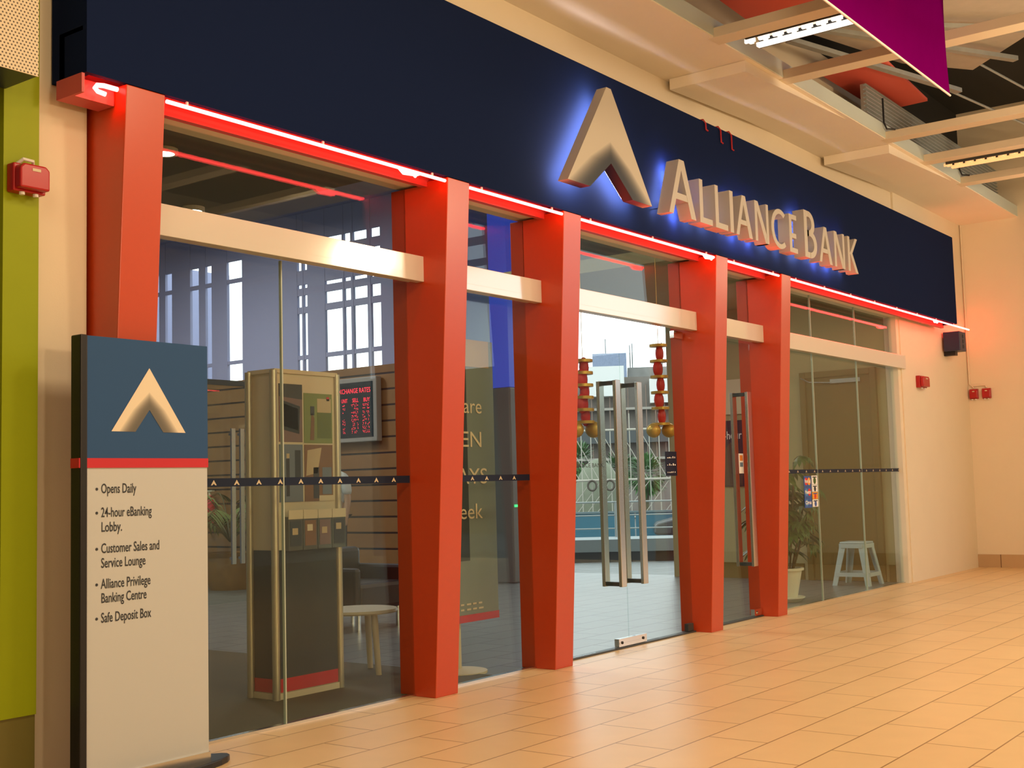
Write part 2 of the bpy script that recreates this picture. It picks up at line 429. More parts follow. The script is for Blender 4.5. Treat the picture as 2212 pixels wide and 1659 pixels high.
# stand-in wall for windows reflected in the glass: blue-grey piers and rails, sky behind
bw = MB()
slots = [(10.41, 10.57), (10.10, 10.26), (9.47, 9.67), (9.18, 9.32), (8.51, 8.84), (7.28, 7.37), (7.17, 7.25), (6.50, 6.83), (6.34, 6.47), (6.04, 6.30), (5.80, 5.98)]
edges = sorted(slots)
y = 5.3
for a, b in edges:
    bw.box(11.7, 11.745, y, a, 2.87, 5.1); y = b
bw.box(11.7, 11.745, y, 12.2, 2.87, 5.1)
for a, b in edges:
    for z0, z1 in (((3.115, 3.165), (4.30, 4.36), (4.62, 5.1)) if a > 8 else ((3.06, 3.12), (3.70, 3.79), (3.95, 4.05), (4.10, 4.30), (4.45, 4.58), (4.70, 5.1))):
        bw.box(11.705, 11.735, a, b, z0, z1)
struct(bw, 'reflected_window_wall', BLUEGREY)
struct(MB().box(11.7, 11.9, 5.3, 12.2, 0.0, 2.87), 'lobby_slatted_wall', SLAT)
struct(MB().box(11.64, 11.7, 5.3, 12.2, 0, 0.24), 'lobby_slatted_baseboard', BLACK)
struct(MB().box(11.9, 13.46, 5.3, 5.5, 0.0, 5.1), 'lobby_return_wall', TEAL)
struct(MB().box(11.7, 13.47, 5.28, 5.3, 0.0, 0.3), 'lobby_return_baseboard', DARK)
struct(MB().box(14.45, 14.75, 2.95, 5.6, 4.42, 5.1, 0).box(14.45, 14.75, 2.95, 5.6, 3.93, 4.42, 1).box(14.40, 14.45, 2.95, 5.6, 4.36, 4.5, 0), 'trim_1', [BEIGE, BLUEGREY])
struct(MB().box(14.4, 14.75, 2.95, 3.11, 0, 5.1), 'lobby_pier_wall', BEIGE)

# ------------------------------------------------------------------ fascia, soffit tray and neon
f = thing('fascia', (9.4, -0.2, 3.11), 'long navy fascia panel over the shopfront, with a shallow light tray along its lower edge', 'fascia')
MB().box(3.15, 15.7, -0.36, -0.33, 3.14, 4.25).box(3.15, 15.7, -0.33, -0.09, 4.22, 4.25).box(3.15, 3.18, -0.33, -0.09, 3.14, 4.22).box(15.67, 15.7, -0.33, -0.09, 3.14, 4.22).build('panel', NAVY, f)
MB().box(3.15, 15.7, -0.19, -0.15, 3.105, 3.36).box(3.135, 3.355, -0.27, -0.15, 3.05, 3.138).box(3.135, 3.15, -0.345, -0.27, 3.05, 3.138).box(3.15, 15.7, -0.33, -0.19, 3.34, 3.36).build('light_tray', mat('tray_neon_glow_red', (0.62, 0.10, 0.10), 0.5), f, label='light tray tinted by red neon glow under the navy panel')  # red neon glow put into the colour of a pale tray
struct(MB().box(3.34, 14.38, -0.148, 0.08, 3.135, 3.335), 'trim_2', CREAM)

PX = [(3.36, 3.575), (5.66, 5.87), (6.91, 7.125), (9.17, 9.38), (10.465, 10.665)]
tubes = [(3.59, 5.645, 5.32), (5.885, 6.9, None), (7.14, 9.13, 9.05), (9.395, 10.42, None), (10.68, 15.72, 14.9)]
NT = ['between the sign stand pillar and the second pillar', 'between the second and third pillars over the poster stand', 'over the double doors', 'over the narrow single door', 'over the palm window']
for (x0, x1, k), where in zip(tubes, NT):
    mb = MB().tube([(x0, -0.348, 3.113), (x1, -0.348, 3.113)], 0.010, 10)
    if k:
        mb.tube([(k - 0.09, -0.348, 3.113), (k - 0.05, -0.345, 3.090), (k + 0.05, -0.352, 3.097), (k + 0.09, -0.348, 3.113)], 0.011, 8)
        mb.tube([(k - 0.06, -0.352, 3.105), (k, -0.352, 3.112), (k + 0.06, -0.342, 3.090)], 0.010, 8)
    t = mb.build('neon_tube', NEON, None, smooth=True, label='glowing red neon tube ' + where, cat='neon light', group='red neon tubes under the fascia')
    n = max(2, int((x1 - x0) / 0.6))
    OFF[t.name] = Vector(t.location)
    for i in range(n):
        x = x0 + 0.12 + (x1 - x0 - 0.24) * i / (n - 1)
        if x < 15.68: MB().box(x - 0.005, x + 0.005, -0.353, -0.343, 3.113, 3.139).build('clip', WHITEP, t)
pts = [(3.352, -0.30, 3.122), (3.28, -0.30, 3.122), (3.245, -0.30, 3.116), (3.230, -0.305, 3.098), (3.238, -0.315, 3.082), (3.275, -0.32, 3.076)]
MB().tube(pts, 0.0115, 10).build('neon_tube', NEON, None, smooth=True, label='short red neon tube bent into a hook at the fascia end beside the green wall', cat='neon light', group='red neon tubes under the fascia')

MB().tube([(15.62, -0.145, 3.195), (16.93, -0.145, 3.195)], 0.011, 10).build('neon_tube', NEON, None, smooth=True, label='red neon tube end poking past the fascia into the wall corner over the speaker', cat='neon light', group='red neon tubes under the fascia')
PL = ['orange-red tapered pillar behind the sign stand', 'orange-red tapered pillar between the big shop window and the poster stand bay', 'orange-red tapered pillar between the poster stand bay and the double doors',
      'orange-red tapered pillar between the double doors and the narrow single door', 'orange-red tapered pillar between the single door and the palm window']
for (x0, x1), lb in zip(PX, PL):
    MB().prism([(-0.358, 3.138), (-0.172, 0.0), (0.11, 0.0), (0.11, 3.12), (-0.14, 3.12), (-0.14, 3.138)], x0, x1, lambda p, q, t: (t, p, q)).build(
        'tapered_pillar', ORANGE, None, bevel=0.004, label=lb, cat='pillar', group='tapered pillars of the shopfront')

BL = ['long champagne metal transom beam over the big shop window', 'short champagne transom beam over the poster stand bay', 'champagne transom beam over the double doors, mirroring bright sky',
      'short champagne transom beam over the narrow single door', 'long champagne transom beam over the palm window, ending on the cream wall']
BX = [(3.575, 5.66), (5.87, 6.91), (7.125, 9.17), (9.38, 10.465), (10.665, 14.47)]
for i, ((x0, x1), lb) in enumerate(zip(BX, BL)):
    yf = -0.15 if i < 4 else -0.10
    MB().box(x0, x1, yf, -0.012, 2.555, 2.675).box(x0, x1, yf, yf + 0.06, 2.517, 2.56).box(x0, x1 if i < 4 else 14.36, -0.05, -0.02, 2.53, 2.56).build(
        'transom_beam', CHAMP, None, bevel=0.003, label=lb, cat='beam', group='transom beams across the shopfront')

# ------------------------------------------------------------------ glazing
def pane(parent, x0, x1, z0, z1, y=0.0, name='pane'):
    return MB().box(x0, x1, y - 0.006, y + 0.006, z0, z1).build(name, GLASS, parent)
def chevron(mb, cx, z0, w, h, y, fn=None, depth=0.0008):
    fn = fn or XZ(y)
    pts = [(cx - w / 2, z0), (cx, z0 + h), (cx + w / 2, z0), (cx + w * 0.25, z0), (cx, z0 + h * 0.33), (cx - w * 0.25, z0)]
    v = [fn(p, q, depth) for p, q in pts]
    mb.add(v, [(0, 1, 4, 5), (1, 2, 3, 4)])
def decal(parent, x0, x1, z0, z1, pitch, start):
    b = MB().box(x0, x1, -0.0085, -0.0065, z0, z1).build('decal_band', NAVYF, parent, label='navy film band with pale chevron marks')
    m = MB(); x = start
    while x < x1 - 0.03:
        chevron(m, x, z0 + 0.008, 0.038, (z1 - z0) * 0.62, -0.009); x += pitch
    m.build('chevron_pattern', PAPER, b)
def joint(parent, x, z0, z1):
    return MB().box(x - 0.004, x + 0.004, -0.009, 0.009, z0, z1).build('glass_joint', GEDGE, parent)
def channel(parent, x0, x1):
    return MB().box(x0, x1, -0.018, 0.018, 0.0, 0.014).build('floor_channel', STEEL, parent)

w = thing('window_1', (4.6, 0, 0), kind='structure')
pane(w, 3.36, 4.613, 0.012, 2.53); pane(w, 4.623, 5.66, 0.012, 2.53); pane(w, 3.36, 5.66, 2.67, 3.14)
joint(w, 4.618, 0.012, 2.53); channel(w, 3.36, 5.66); decal(w, 3.62, 5.65, 1.288, 1.332, 0.152, 3.68)
w = thing('window_2', (6.4, 0, 0), kind='structure')
pane(w, 5.87, 6.91, 0.012, 2.53); pane(w, 5.87, 6.91, 2.67, 3.14); channel(w, 5.87, 6.91); decal(w, 5.88, 6.9, 1.288, 1.330, 0.152, 5.96)
w = thing('window_3', (12.5, 0, 0), kind='structure')
xs = [10.665, 11.907, 13.127, 14.385]
for a, b in zip(xs[:-1], xs[1:]):
    pane(w, a + 0.005, b - 0.005, 0.012, 2.53); pane(w, a + 0.005, b - 0.005, 2.67, 3.14)
for x in xs[1:-1]:
    joint(w, x, 0.012, 2.53); joint(w, x, 2.67, 3.14)
channel(w, 10.665, 14.385); decal(w, 10.68, 14.37, 1.300, 1.338, 0.205, 10.8)
MB().box(14.30, 14.392, -0.06, 0.03, 0.0, 3.15).build('jamb', CREAM, w)

def pull(parent, x, z0=0.47, z1=2.04, w=0.07):
    # back-to-back rectangular pull: outer bar, inner bar, stand-offs
    for s in (-1, 1):
        MB().box(x - w / 2, x + w / 2, s * 0.075 - 0.014, s * 0.075 + 0.014, z0, z1).build('pull_handle', STEEL, parent, bevel=0.003, label='brushed steel full-height pull bar')
    MB().box(x - w * 0.35, x + w * 0.35, -0.062, 0.062, z1 - 0.035, z1 - 0.005).box(x - w * 0.35, x + w * 0.35, -0.062, 0.062, z0 + 0.005, z0 + 0.035).build('stand_off', DARK, parent)

w = thing('door_1', (8.15, 0, 0), kind='structure')
la = pane(w, 7.14, 8.146, 0.014, 2.51, name='door_leaf'); lb = pane(w, 8.154, 9.155, 0.014, 2.51, name='door_leaf')
pull(la, 7.972); pull(lb, 8.292)
pane(w, 7.125, 9.17, 2.67, 3.14)
MB().box(7.975, 8.138, -0.02, 0.02, 0.016, 0.075).box(7.985, 7.998, -0.024, -0.02, 0.035, 0.05).build('patch_fitting', CHROME, la)
MB().box(8.138, 8.385, -0.02, 0.02, 0.016, 0.075).build('patch_fitting', CHROME, lb)
m = MB().cyl((8.02, -0.021, 0.045), (8.02, -0.026, 0.045), 0.011, 12).cyl((8.33, -0.021, 0.047), (8.33, -0.026, 0.047), 0.011, 12)
m.build('lock_cylinder', BLACK, la)
MB().box(9.0, 9.15, -0.02, 0.02, 2.455, 2.515).build('patch_fitting', CHROME, lb)
MB().box(9.06, 9.15, -0.018, 0.018, 0.016, 0.075).build('patch_fitting', DARK, lb)
MB().box(7.125, 9.17, -0.03, 0.03, 0.0, 0.012).build('threshold', DARK, w)
m = MB(); m.text('ALLIANCE BANK', 0.044, lambda p, q, t: (7.40 + p, -0.0075, 1.375 + q), depth=0, fit=0.46)
m.build('door_lettering', INK, la, label='small dark shop name lettering on the glass')
p = MB().box(8.80, 8.985, -0.010, -0.0065, 1.30, 1.50).build('notice_film', NAVYF, lb, label='navy notice film with rows of small white print')
m = MB()
for k in range(3):
    for i in range(5):
        x = 8.825 + i * 0.03
        m.box(x, x + random.uniform(0.008, 0.022), -0.0115, -0.0105, 1.325 + k * 0.06, 1.325 + k * 0.06 + random.uniform(0.006, 0.018))
m.build('print_marks', WHITE, p)

w = thing('door_2', (9.9, 0, 0), kind='structure')
la = pane(w, 9.39, 10.455, 0.014, 2.51, name='door_leaf'); pane(w, 9.38, 10.465, 2.67, 3.14)
pull(la, 10.235, 0.47, 2.05, 0.08)
MB().box(10.30, 10.45, -0.02, 0.02, 0.016, 0.075).cyl((10.36, -0.021, 0.045), (10.36, -0.028, 0.045), 0.014).build('patch_fitting', CHROME, la)
MB().box(9.38, 10.465, -0.03, 0.03, 0.0, 0.012).build('threshold', DARK, w)
s = MB().box(10.135, 10.225, -0.009, -0.0065, 1.31, 1.49).build('card_sticker', WHITE, la, label='small white strip of card stickers')
MB().box(10.15, 10.21, -0.0105, -0.0095, 1.425, 1.475, 0).box(10.15, 10.21, -0.0105, -0.0095, 1.37, 1.41, 1).build('sticker_print', [mat('orange_print', (0.7, 0.22, 0.03), 0.5), mat('steel_blue_print', (0.12, 0.2, 0.3), 0.5)], s)

# card stickers on the palm window
def disc(mb, cx, cz, r, y, mt, n=20, clip=None):
    pts = [(cx + r * math.cos(2 * PI * i / n), cz + r * math.sin(2 * PI * i / n)) for i in range(n)]
    mb.add([(p, y, q) for p, q in pts], [tuple(range(n))], mt)
CRED = mat('sticker_red', (0.65, 0.02, 0.02), 0.4); CYEL = mat('sticker_amber', (0.85, 0.35, 0.02), 0.4); CBLU = mat('sticker_blue', (0.02, 0.09, 0.38), 0.4); CLBL = mat('sticker_sky_blue', (0.06, 0.26, 0.55), 0.4)
def card(x0, x1, z0, z1, label, base, c1, c2, word, wide=True):
    s = MB().box(x0, x1, -0.009, -0.0065, z0, z1).build('card_sticker', base, None, label=label, cat='sticker', group='card stickers on the palm window')
    cx, cz, r = (x0 + x1) / 2, (z0 + z1) / 2, min(x1 - x0, z1 - z0) * 0.36
    m = MB()
    if wide:
        dx = (x1 - x0) * 0.2
        disc(m, cx - dx, cz, r, -0.0095, 0); disc(m, cx + dx, cz, r, -0.0098, 1)
        m.text(word, 0.05, lambda p, q, t: (cx + p, -0.0103, cz - 0.014 + q), align='CENTER', depth=0, fit=(x1 - x0) * 0.82, mat=2, bold=0.0015)
        m.build('sticker_print', [c1, c2, WHITE], s)
    else:
        m.box(x0 + 0.02, x1 - 0.02, -0.0098, -0.0092, z1 - 0.020, z1 - 0.010, 0); disc(m, cx, cz - 0.006, r * 1.05, -0.0095, 1)
        m.build('sticker_print', [c1, c2], s)
card(11.55, 11.725, 1.165, 1.272, 'wide card sticker with red and amber interlocking circles, topmost of its column', CBLU, CRED, CYEL, 'MasterCard')
card(11.55, 11.725, 1.058, 1.162, 'wide card sticker with sky blue and red interlocking circles, middle of its column', CBLU, CLBL, CRED, 'Maestro')
card(11.55, 11.725, 0.955, 1.055, 'wide card sticker with dark and pale blue circles, lowest of its column', CBLU, CLBL, CBLU, 'Cirrus')
card(11.745, 11.885, 1.185, 1.275, 'narrow white card sticker with a green square mark, topmost beside the glass joint', WHITE, INK, LEAF, '', False)
card(11.745, 11.885, 1.112, 1.182, 'narrow white card sticker with a grey disc, second beside the glass joint', WHITE, INK, SLATEP, '', False)
card(11.745, 11.885, 1.038, 1.109, 'narrow amber card sticker with a red disc, third beside the glass joint', CYEL, CBLU, CRED, '', False)
card(11.745, 11.885, 0.960, 1.035, 'narrow white card sticker with a blue disc, lowest beside the glass joint', WHITE, INK, CBLU, '', False)

# ------------------------------------------------------------------ fascia lettering
GP = 'raised back-lit letters on the navy fascia'
e = thing('emblem', (7.255, -0.54, 3.29), 'large raised triangular emblem with a notched base, glowing blue behind, on the navy fascia', 'emblem')
EP = [(6.70, 3.29), (7.225, 4.05), (7.285, 4.05), (7.81, 3.29), (7.535, 3.29), (7.255, 3.505), (6.975, 3.29)]
def emblem_prism(y0, y1, inset=0.0):
    c = (7.255, 3.6)
    P = [(c[0] + (x - c[0]) * (1 - inset), c[1] + (z - c[1]) * (1 - inset)) for x, z in EP]
    m = MB(); n = len(P)
    v = [(x, y0, z) for x, z in P] + [(x, y1, z) for x, z in P]
    fs = [(0, 1, 5, 6), (1, 2, 5), (2, 3, 4, 5)]
    m.add(v, fs + [tuple(i + n for i in reversed(q)) for q in fs] + [(i, i + n, (i + 1) % n + n, (i + 1) % n) for i in range(n)])
    return m
emblem_prism(-0.54, -0.458).build('emblem_body', LOGOM, e)
emblem_prism(-0.457, -0.455, 0.05).build('backlight', BLUELED, e, label='blue-white light strip behind the emblem')
for x, z in ((6.9, 3.4), (7.62, 3.4), (7.25, 3.8)): MB().cyl((x, -0.458, z), (x, -0.3600, z), 0.006, 8).build('mounting_pin', STEEL, e)

def stroke(mb, a, b, t, y0, y1, horiz=True):
    # slanted bar with level ends
    pts = [(a[0], a[1]), (a[0] + t, a[1]), (b[0] + t, b[1]), (b[0], b[1])]
    mb.prism(pts, y0, y1, lambda p, q, tt: (p, tt, q))
def bar(mb, x0, x1, z0, z1, y0, y1):
    mb.prism([(x0, z0), (x1, z0), (x1, z1), (x0, z1)], y0, y1, lambda p, q, tt: (p, tt, q))
def arc(mb, cx, cz, rx, rz, tx, tz, a0, a1, y0, y1, n=16):
    out = [(cx + rx * math.cos(a0 + (a1 - a0) * i / n), cz + rz * math.sin(a0 + (a1 - a0) * i / n)) for i in range(n + 1)]
    inn = [(cx + (rx - tx) * math.cos(a0 + (a1 - a0) * i / n), cz + (rz - tz) * math.sin(a0 + (a1 - a0) * i / n)) for i in range(n + 1)]
    for i in range(n):
        mb.prism([out[i], out[i + 1], inn[i + 1], inn[i]], y0, y1, lambda p, q, tt: (p, tt, q))
def glyph(ch, x0, x1, z0, z1, y0, y1, mb, thin=1.0):
    w, h = x1 - x0, z1 - z0
    t = (0.055 if h < 0.4 else 0.068) * thin
    ya, yb = y0 + 0.0015, y0 + 0.003
    if ch == 'A':
        mid = (x0 + x1) / 2
        stroke(mb, (x0, z0), (mid - t * 0.55, z1), t * 0.95, y0, y1); stroke(mb, (x1 - t * 1.15, z0), (mid - t * 0.5, z1), t * 1.15, ya, y1)
        k = 0.28
        bar(mb, x0 + (mid - x0) * k + t * 0.3, x1 - (x1 - mid) * k - t * 0.3, z0 + h * k, z0 + h * k + t * 0.75, yb, y1)
    elif ch == 'L':
        bar(mb, x0, x0 + t, z0, z1, y0, y1); bar(mb, x0 + t, x1, z0, z0 + t * 0.85, y0, y1)
    elif ch == 'I':
        bar(mb, x0, x1, z0, z1, y0, y1)
    elif ch == 'N':
        bar(mb, x0, x0 + t * 0.85, z0, z1, y0, y1); bar(mb, x1 - t * 0.85, x1, z0, z1, y0, y1); stroke(mb, (x1 - t * 1.2, z0), (x0 + t * 0.05, z1), t * 1.2, ya, y1)
    elif ch == 'C':
        arc(mb, x0 + w * 0.58, z0 + h / 2, w * 0.58, h * 0.515, t, t * 0.8, math.radians(52), math.radians(308), y0, y1, 20)
    elif ch == 'E':
        bar(mb, x0, x0 + t, z0, z1, y0, y1)
        for a, k in ((0, 1.0), (0.44, 0.86), (1, 0.95)):
            zz = z0 + (h - t * 0.8) * a
            bar(mb, x0 + t, x0 + w * k, zz, zz + t * 0.8, y0, y1)
    elif ch == 'B':
        bar(mb, x0, x0 + t, z0, z1, y0, y1)
        hm = z0 + h * 0.53
        for za, zb, ww in ((z0, hm + t * 0.4, w), (hm - t * 0.4, z1, w * 0.86)):
            cz, rz = (za + zb) / 2, (zb - za) / 2
            rx = ww * 0.55
            yy = y0 if ww == w else ya
            arc(mb, x0 + ww - rx, cz, rx, rz, t, t * 0.8, -PI / 2, PI / 2, yy, y1, 14)
            for q in (za, zb - t * 0.8): bar(mb, x0 + t, x0 + ww - rx, q, q + t * 0.8, yb, y1)
    elif ch == 'K':
        bar(mb, x0, x0 + t, z0, z1, y0, y1)
        stroke(mb, (x0 + t * 0.9, z0 + h * 0.5), (x1 - t * 1.2, z1), t * 1.1, ya, y1); stroke(mb, (x1 - t * 1.2, z0), (x0 + t * 1.0, z0 + h * 0.56), t * 1.2, yb, y1)
LET = [('A', 8.07, 8.50, 1, 'tall raised metal letter A that opens the fascia lettering, beside the emblem'), ('L', 8.565, 8.775, 0, 'small raised metal letter L straight after the tall A'), ('L', 8.83, 9.045, 0, 'small raised metal letter L before the letter I'),
       ('I', 9.09, 9.15, 0, 'small raised metal letter I, the narrowest of the fascia letters'), ('A', 9.195, 9.505, 0, 'small raised metal letter A between I and N in the first word'), ('N', 9.56, 9.83, 0, 'small raised metal letter N before the round letter C'),
       ('C', 9.885, 10.20, 0, 'round raised metal letter C on the fascia'), ('E', 10.265, 10.435, 0, 'small raised metal letter E that closes the first word'), ('B', 10.60, 10.885, 1, 'tall raised metal letter B that opens the second word'),
       ('A', 10.935, 11.25, 0, 'small raised metal letter A straight after the tall B'), ('N', 11.31, 11.57, 0, 'small raised metal letter N before the final K'), ('K', 11.655, 11.925, 0, 'small raised metal letter K that closes the fascia lettering')]
for ch, x0, x1, big, lb in LET:
    z0, z1 = 3.292, 3.735 if big else 3.642
    if ch == 'C': z0 -= 0.0
    t = thing('raised_letter', ((x0 + x1) / 2, -0.36, z0), lb, 'sign letter', GP)
    m = MB(); glyph(ch, x0, x1, z0, z1, -0.54, -0.43, m); m.build('letter_body', LETTER, t)
    m = MB(); glyph(ch, x0 + 0.018, x1 - 0.018, z0 + 0.018, z1 - 0.018, -0.429, -0.4275, m, 0.6); m.build('backlight', BLUELED, t, label='blue-white light strip behind the letter')
    for x, z in ((x0 + 0.03, z0 + 0.05), (x0 + 0.03 if ch != 'A' else (x0 + x1) / 2, z1 - 0.05)): MB().cyl((x, -0.43, z), (x, -0.3595, z), 0.005, 8).build('mounting_pin', CHROME, t)

CL = ['short red cable end hanging over the fascia top, shortest of the three', 'red cable end hanging over the fascia top, middle of the three', 'longest red cable end hanging over the fascia top']
for x, ln, lb in ((9.03, 0.07, CL[0]), (9.3, 0.12, CL[1]), (9.5, 0.14, CL[2])):
    MB().tube([(x - 0.02, -0.25, 4.26), (x, -0.36, 4.262), (x + 0.01, -0.375, 4.23), (x + 0.02, -0.372, 4.25 - ln), (x + 0.04, -0.38, 4.24 - ln)], 0.007, 8).build('cable_end', FIRE, None, smooth=True, label=lb, cat='cable', group='red cable ends on the fascia top')

# ------------------------------------------------------------------ sign stand in front of the first pillar
st = thing('sign_stand', (3.45, -0.37, 0), 'tall free-standing sign with navy head, red stripe and silver panel of black service text', 'sign')
MB().box(3.125, 3.775, -0.40, -0.345, 0.03, 1.95).build('board', mat('silver_sign_panel', (0.54, 0.56, 0.56), 0.45, metal=0.1), st)
MB().box(3.09, 3.125, -0.41, -0.335, 0.03, 1.955).build('side_rail', BLACK, st, bevel=0.006)
h = MB().box(3.123, 3.777, -0.403, -0.343, 1.42, 1.952).build('header_panel', NAVYP, st)
MB().box(3.085, 3.777, -0.406, -0.343, 1.378, 1.42).build('stripe', REDP, st)
lg = MB()
pts = [(-0.20, 0), (0, 0.29), (0.20, 0), (0.075, 0), (0, 0.10), (-0.075, 0)]
lgo = bpy.data.objects.new('emblem', bpy.data.meshes.new('emblem'))
lgo.data.from_pydata([(x, 0, z) for x, z in pts], [], [(0, 1, 4, 5), (1, 2, 3, 4)])
lgo.data.materials.append(LOGOP); COL.objects.link(lgo); lgo.parent = h
lgo.location = Vector((3.447, -0.4045, 1.538)) - Vector(st.location)
for s, z, bul in (('Opens Daily', 1.268, 1), ('24-hour eBanking', 1.165, 1), ('Lobby.', 1.102, 0), ('Customer Sales and', 1.010, 1), ('Service Lounge', 0.947, 0), ('Alliance Privilege', 0.858, 1), ('Banking Centre', 0.797, 0), ('Safe Deposit Box', 0.713, 1)):
    wd = {'Opens Daily': .180, '24-hour eBanking': .262, 'Lobby.': .104, 'Customer Sales and': .302, 'Service Lounge': .228, 'Alliance Privilege': .256, 'Banking Centre': .232, 'Safe Deposit Box': .258}[s]
    tx = MB(); tx.text(s, 0.060, lambda p, q, t, z=z: (3.197 + p, -0.4015, z + q), fit=wd, depth=0, bold=0.0006); tx.build('service_lettering', INK, st)
    if bul:
        bd = MB(); disc(bd, 3.176, z + 0.018, 0.0065, -0.4015, 0, 12); bd.build('bullet_dot', INK, st)
b = MB(); n = 28
ell = [(3.45 + 0.46 * math.cos(2 * PI * i / n), -0.37 + 0.13 * math.sin(2 * PI * i / n)) for i in range(n)]
b.prism(ell, 0.0, 0.03, lambda p, q, t: (p, q, t)).build('base_plate', BLACK, st, bevel=0.004)
MB().box(3.13, 3.78, -0.408, -0.338, 0.03, 0.065).build('foot_rail', STEEL, st)

# ------------------------------------------------------------------ neighbour's sign box and fire devices
s = thing('sign_box', (2.5, -0.28, 3.04), 'projecting cream sign box with perforated front and dark underside, on the lime green wall', 'sign box')
MB().box(2.0, 2.885, -0.398, -0.151, 3.042, 4.0).build('casing', SLATEB, s)
MB().box(2.0, 2.888, -0.402, -0.398, 3.04, 4.0).build('perforated_panel', PERF, s)
MB().prism([(2.52, 3.12), (2.62, 3.10), (2.615, 3.20), (2.585, 3.23), (2.52, 3.24)], -0.425, -0.402, lambda p, q, t: (p, t, q)).build('raised_shape', mat('violet_acrylic', (0.09, 0.02, 0.22), 0.3), s)

def alarm(name, loc, w, h, dpt, label, facing, group=None):
    # red sounder box; facing '-Y' or '-X'
    t = thing(name, loc, label, 'alarm', group)
    x, y, z = loc
    fn = (lambda p, q, s: (x + p, y - s, z + q)) if facing == '-Y' else (lambda p, q, s: (x - s, y - p, z + q))
    def slab(m, p0, p1, q0, q1, s0, s1, mt=None):
        m.prism([(p0, q0), (p1, q0), (p1, q1), (p0, q1)], s0, s1, fn, mt)
    m = MB(); slab(m, -w / 2, w / 2, 0, h, 0, dpt * 0.55); m.build('back_box', FIRE, t, bevel=0.006)
    m = MB(); m.prism([(-w * .46, h * .08), (w * .46, h * .08), (w * .46, h * .8), (w * .34, h * .95), (-w * .34, h * .95), (-w * .46, h * .8)], dpt * 0.55, dpt, fn); m.build('cover', FIRE, t, bevel=0.008)
    m = MB(); slab(m, -w * .1, w * .16, h * .70, h * .80, dpt, dpt + 0.002); m.build('notice', PAPER, t)
    for k in (-0.22, 0.2): MB().cyl(fn(w * k, 0.0, dpt * .5), fn(w * k, -h * .1, dpt * .5), 0.012, 10).build('cable_gland', WHITEP, t)
    return t
a = alarm('fire_alarm_box', (2.972, -0.15, 2.585), 0.155, 0.125, 0.10, 'scuffed red fire alarm box on the lime green wall', '-Y')
MB().tube([(2.93, -0.16, 2.71), (2.95, -0.19, 2.735), (2.99, -0.2, 2.73), (3.01, -0.17, 2.71)], 0.008).build('cable_loop', WHITEP, a)
alarm('fire_alarm_box', (15.0, -0.075, 2.315), 0.26, 0.145, 0.09, 'red fire alarm box on the cream wall beside the palm window', '-Y')
alarm('fire_alarm_box', (17.0, -0.150, 2.255), 0.115, 0.135, 0.06, 'red fire alarm box on the end wall, the one closer to the corner', '-X', 'twin alarm boxes on the end wall')
alarm('fire_alarm_box', (17.0, -0.315, 2.255), 0.115, 0.135, 0.06, 'red fire alarm box on the end wall, the one further from the corner', '-X', 'twin alarm boxes on the end wall')
m = MB().tube([(16.985, -0.095, 4.65), (16.985, -0.095, 2.46), (16.985, -0.12, 2.435), (16.985, -0.3, 2.435), (16.985, -0.315, 2.40)], 0.010).tube([(16.985, -0.13, 2.435), (16.985, -0.15, 2.40)], 0.010)
m.build('conduit', CREAM, None, label='thin cream conduit running down the corner to the twin alarm boxes', cat='pipe')
sp = thing('corner_speaker', (16.07, -0.2, 2.82), 'small navy box speaker on a bracket high in the corner under the neon', 'speaker')
MB().box(15.94, 16.20, -0.31, -0.10, 2.83, 3.08).build('cabinet', mat('navy_speaker_case', (0.02, 0.03, 0.08), 0.4), sp, bevel=0.008)
m = MB()
for k in range(3): MB().cyl((16.08, -0.31, 2.89 + k * 0.065), (16.08, -0.314, 2.89 + k * 0.065), 0.026, 14).build('driver', SLATEP, sp)
MB().box(16.02, 16.12, -0.22, -0.0755, 2.78, 2.835).build('bracket', BLACK, sp)

# ------------------------------------------------------------------ ceiling lattice, lamps and void above
BXS = [(8.32, 'wooden-toned ceiling beam beside the louvred lamp, first in the row'), (9.59, 'cream ceiling beam passing behind the magenta banner'), (12.04, 'cream ceiling beam next after the banner, with a black cable at its end'), (13.21, 'cream ceiling beam carrying the amber louvred lamp'), (14.52, 'cream ceiling beam close to the end wall')]
for x, lb in [(5.6, 'cream ceiling beam over the emblem end of the walkway'), (7.0, 'cream ceiling beam just before the louvred lamp')][:0] + BXS:
    MB().box(x, x + 0.17, -10.5, -0.80, 4.645, 4.725).build('ceiling_beam', CREAM, None, bevel=0.003, label=lb.replace('wooden-toned', 'cream'), cat='beam', group='cross beams of the open ceiling')
for x, x2, lb in ((8.95, 11.1, 'wedge-shaped boxed bulkhead under the cream soffit, above the first word of lettering'), (12.25, 14.3, 'wedge-shaped boxed bulkhead under the cream soffit, further along towards the end wall')):
    MB().prism([(x, 4.648), (x, 4.555), (x2, 4.648)], -0.80, -0.10, lambda p, q, t: (p, t, q)).build('soffit_bulkhead', CEILP, None, label=lb, cat='bulkhead', group='bulkheads under the soffit')

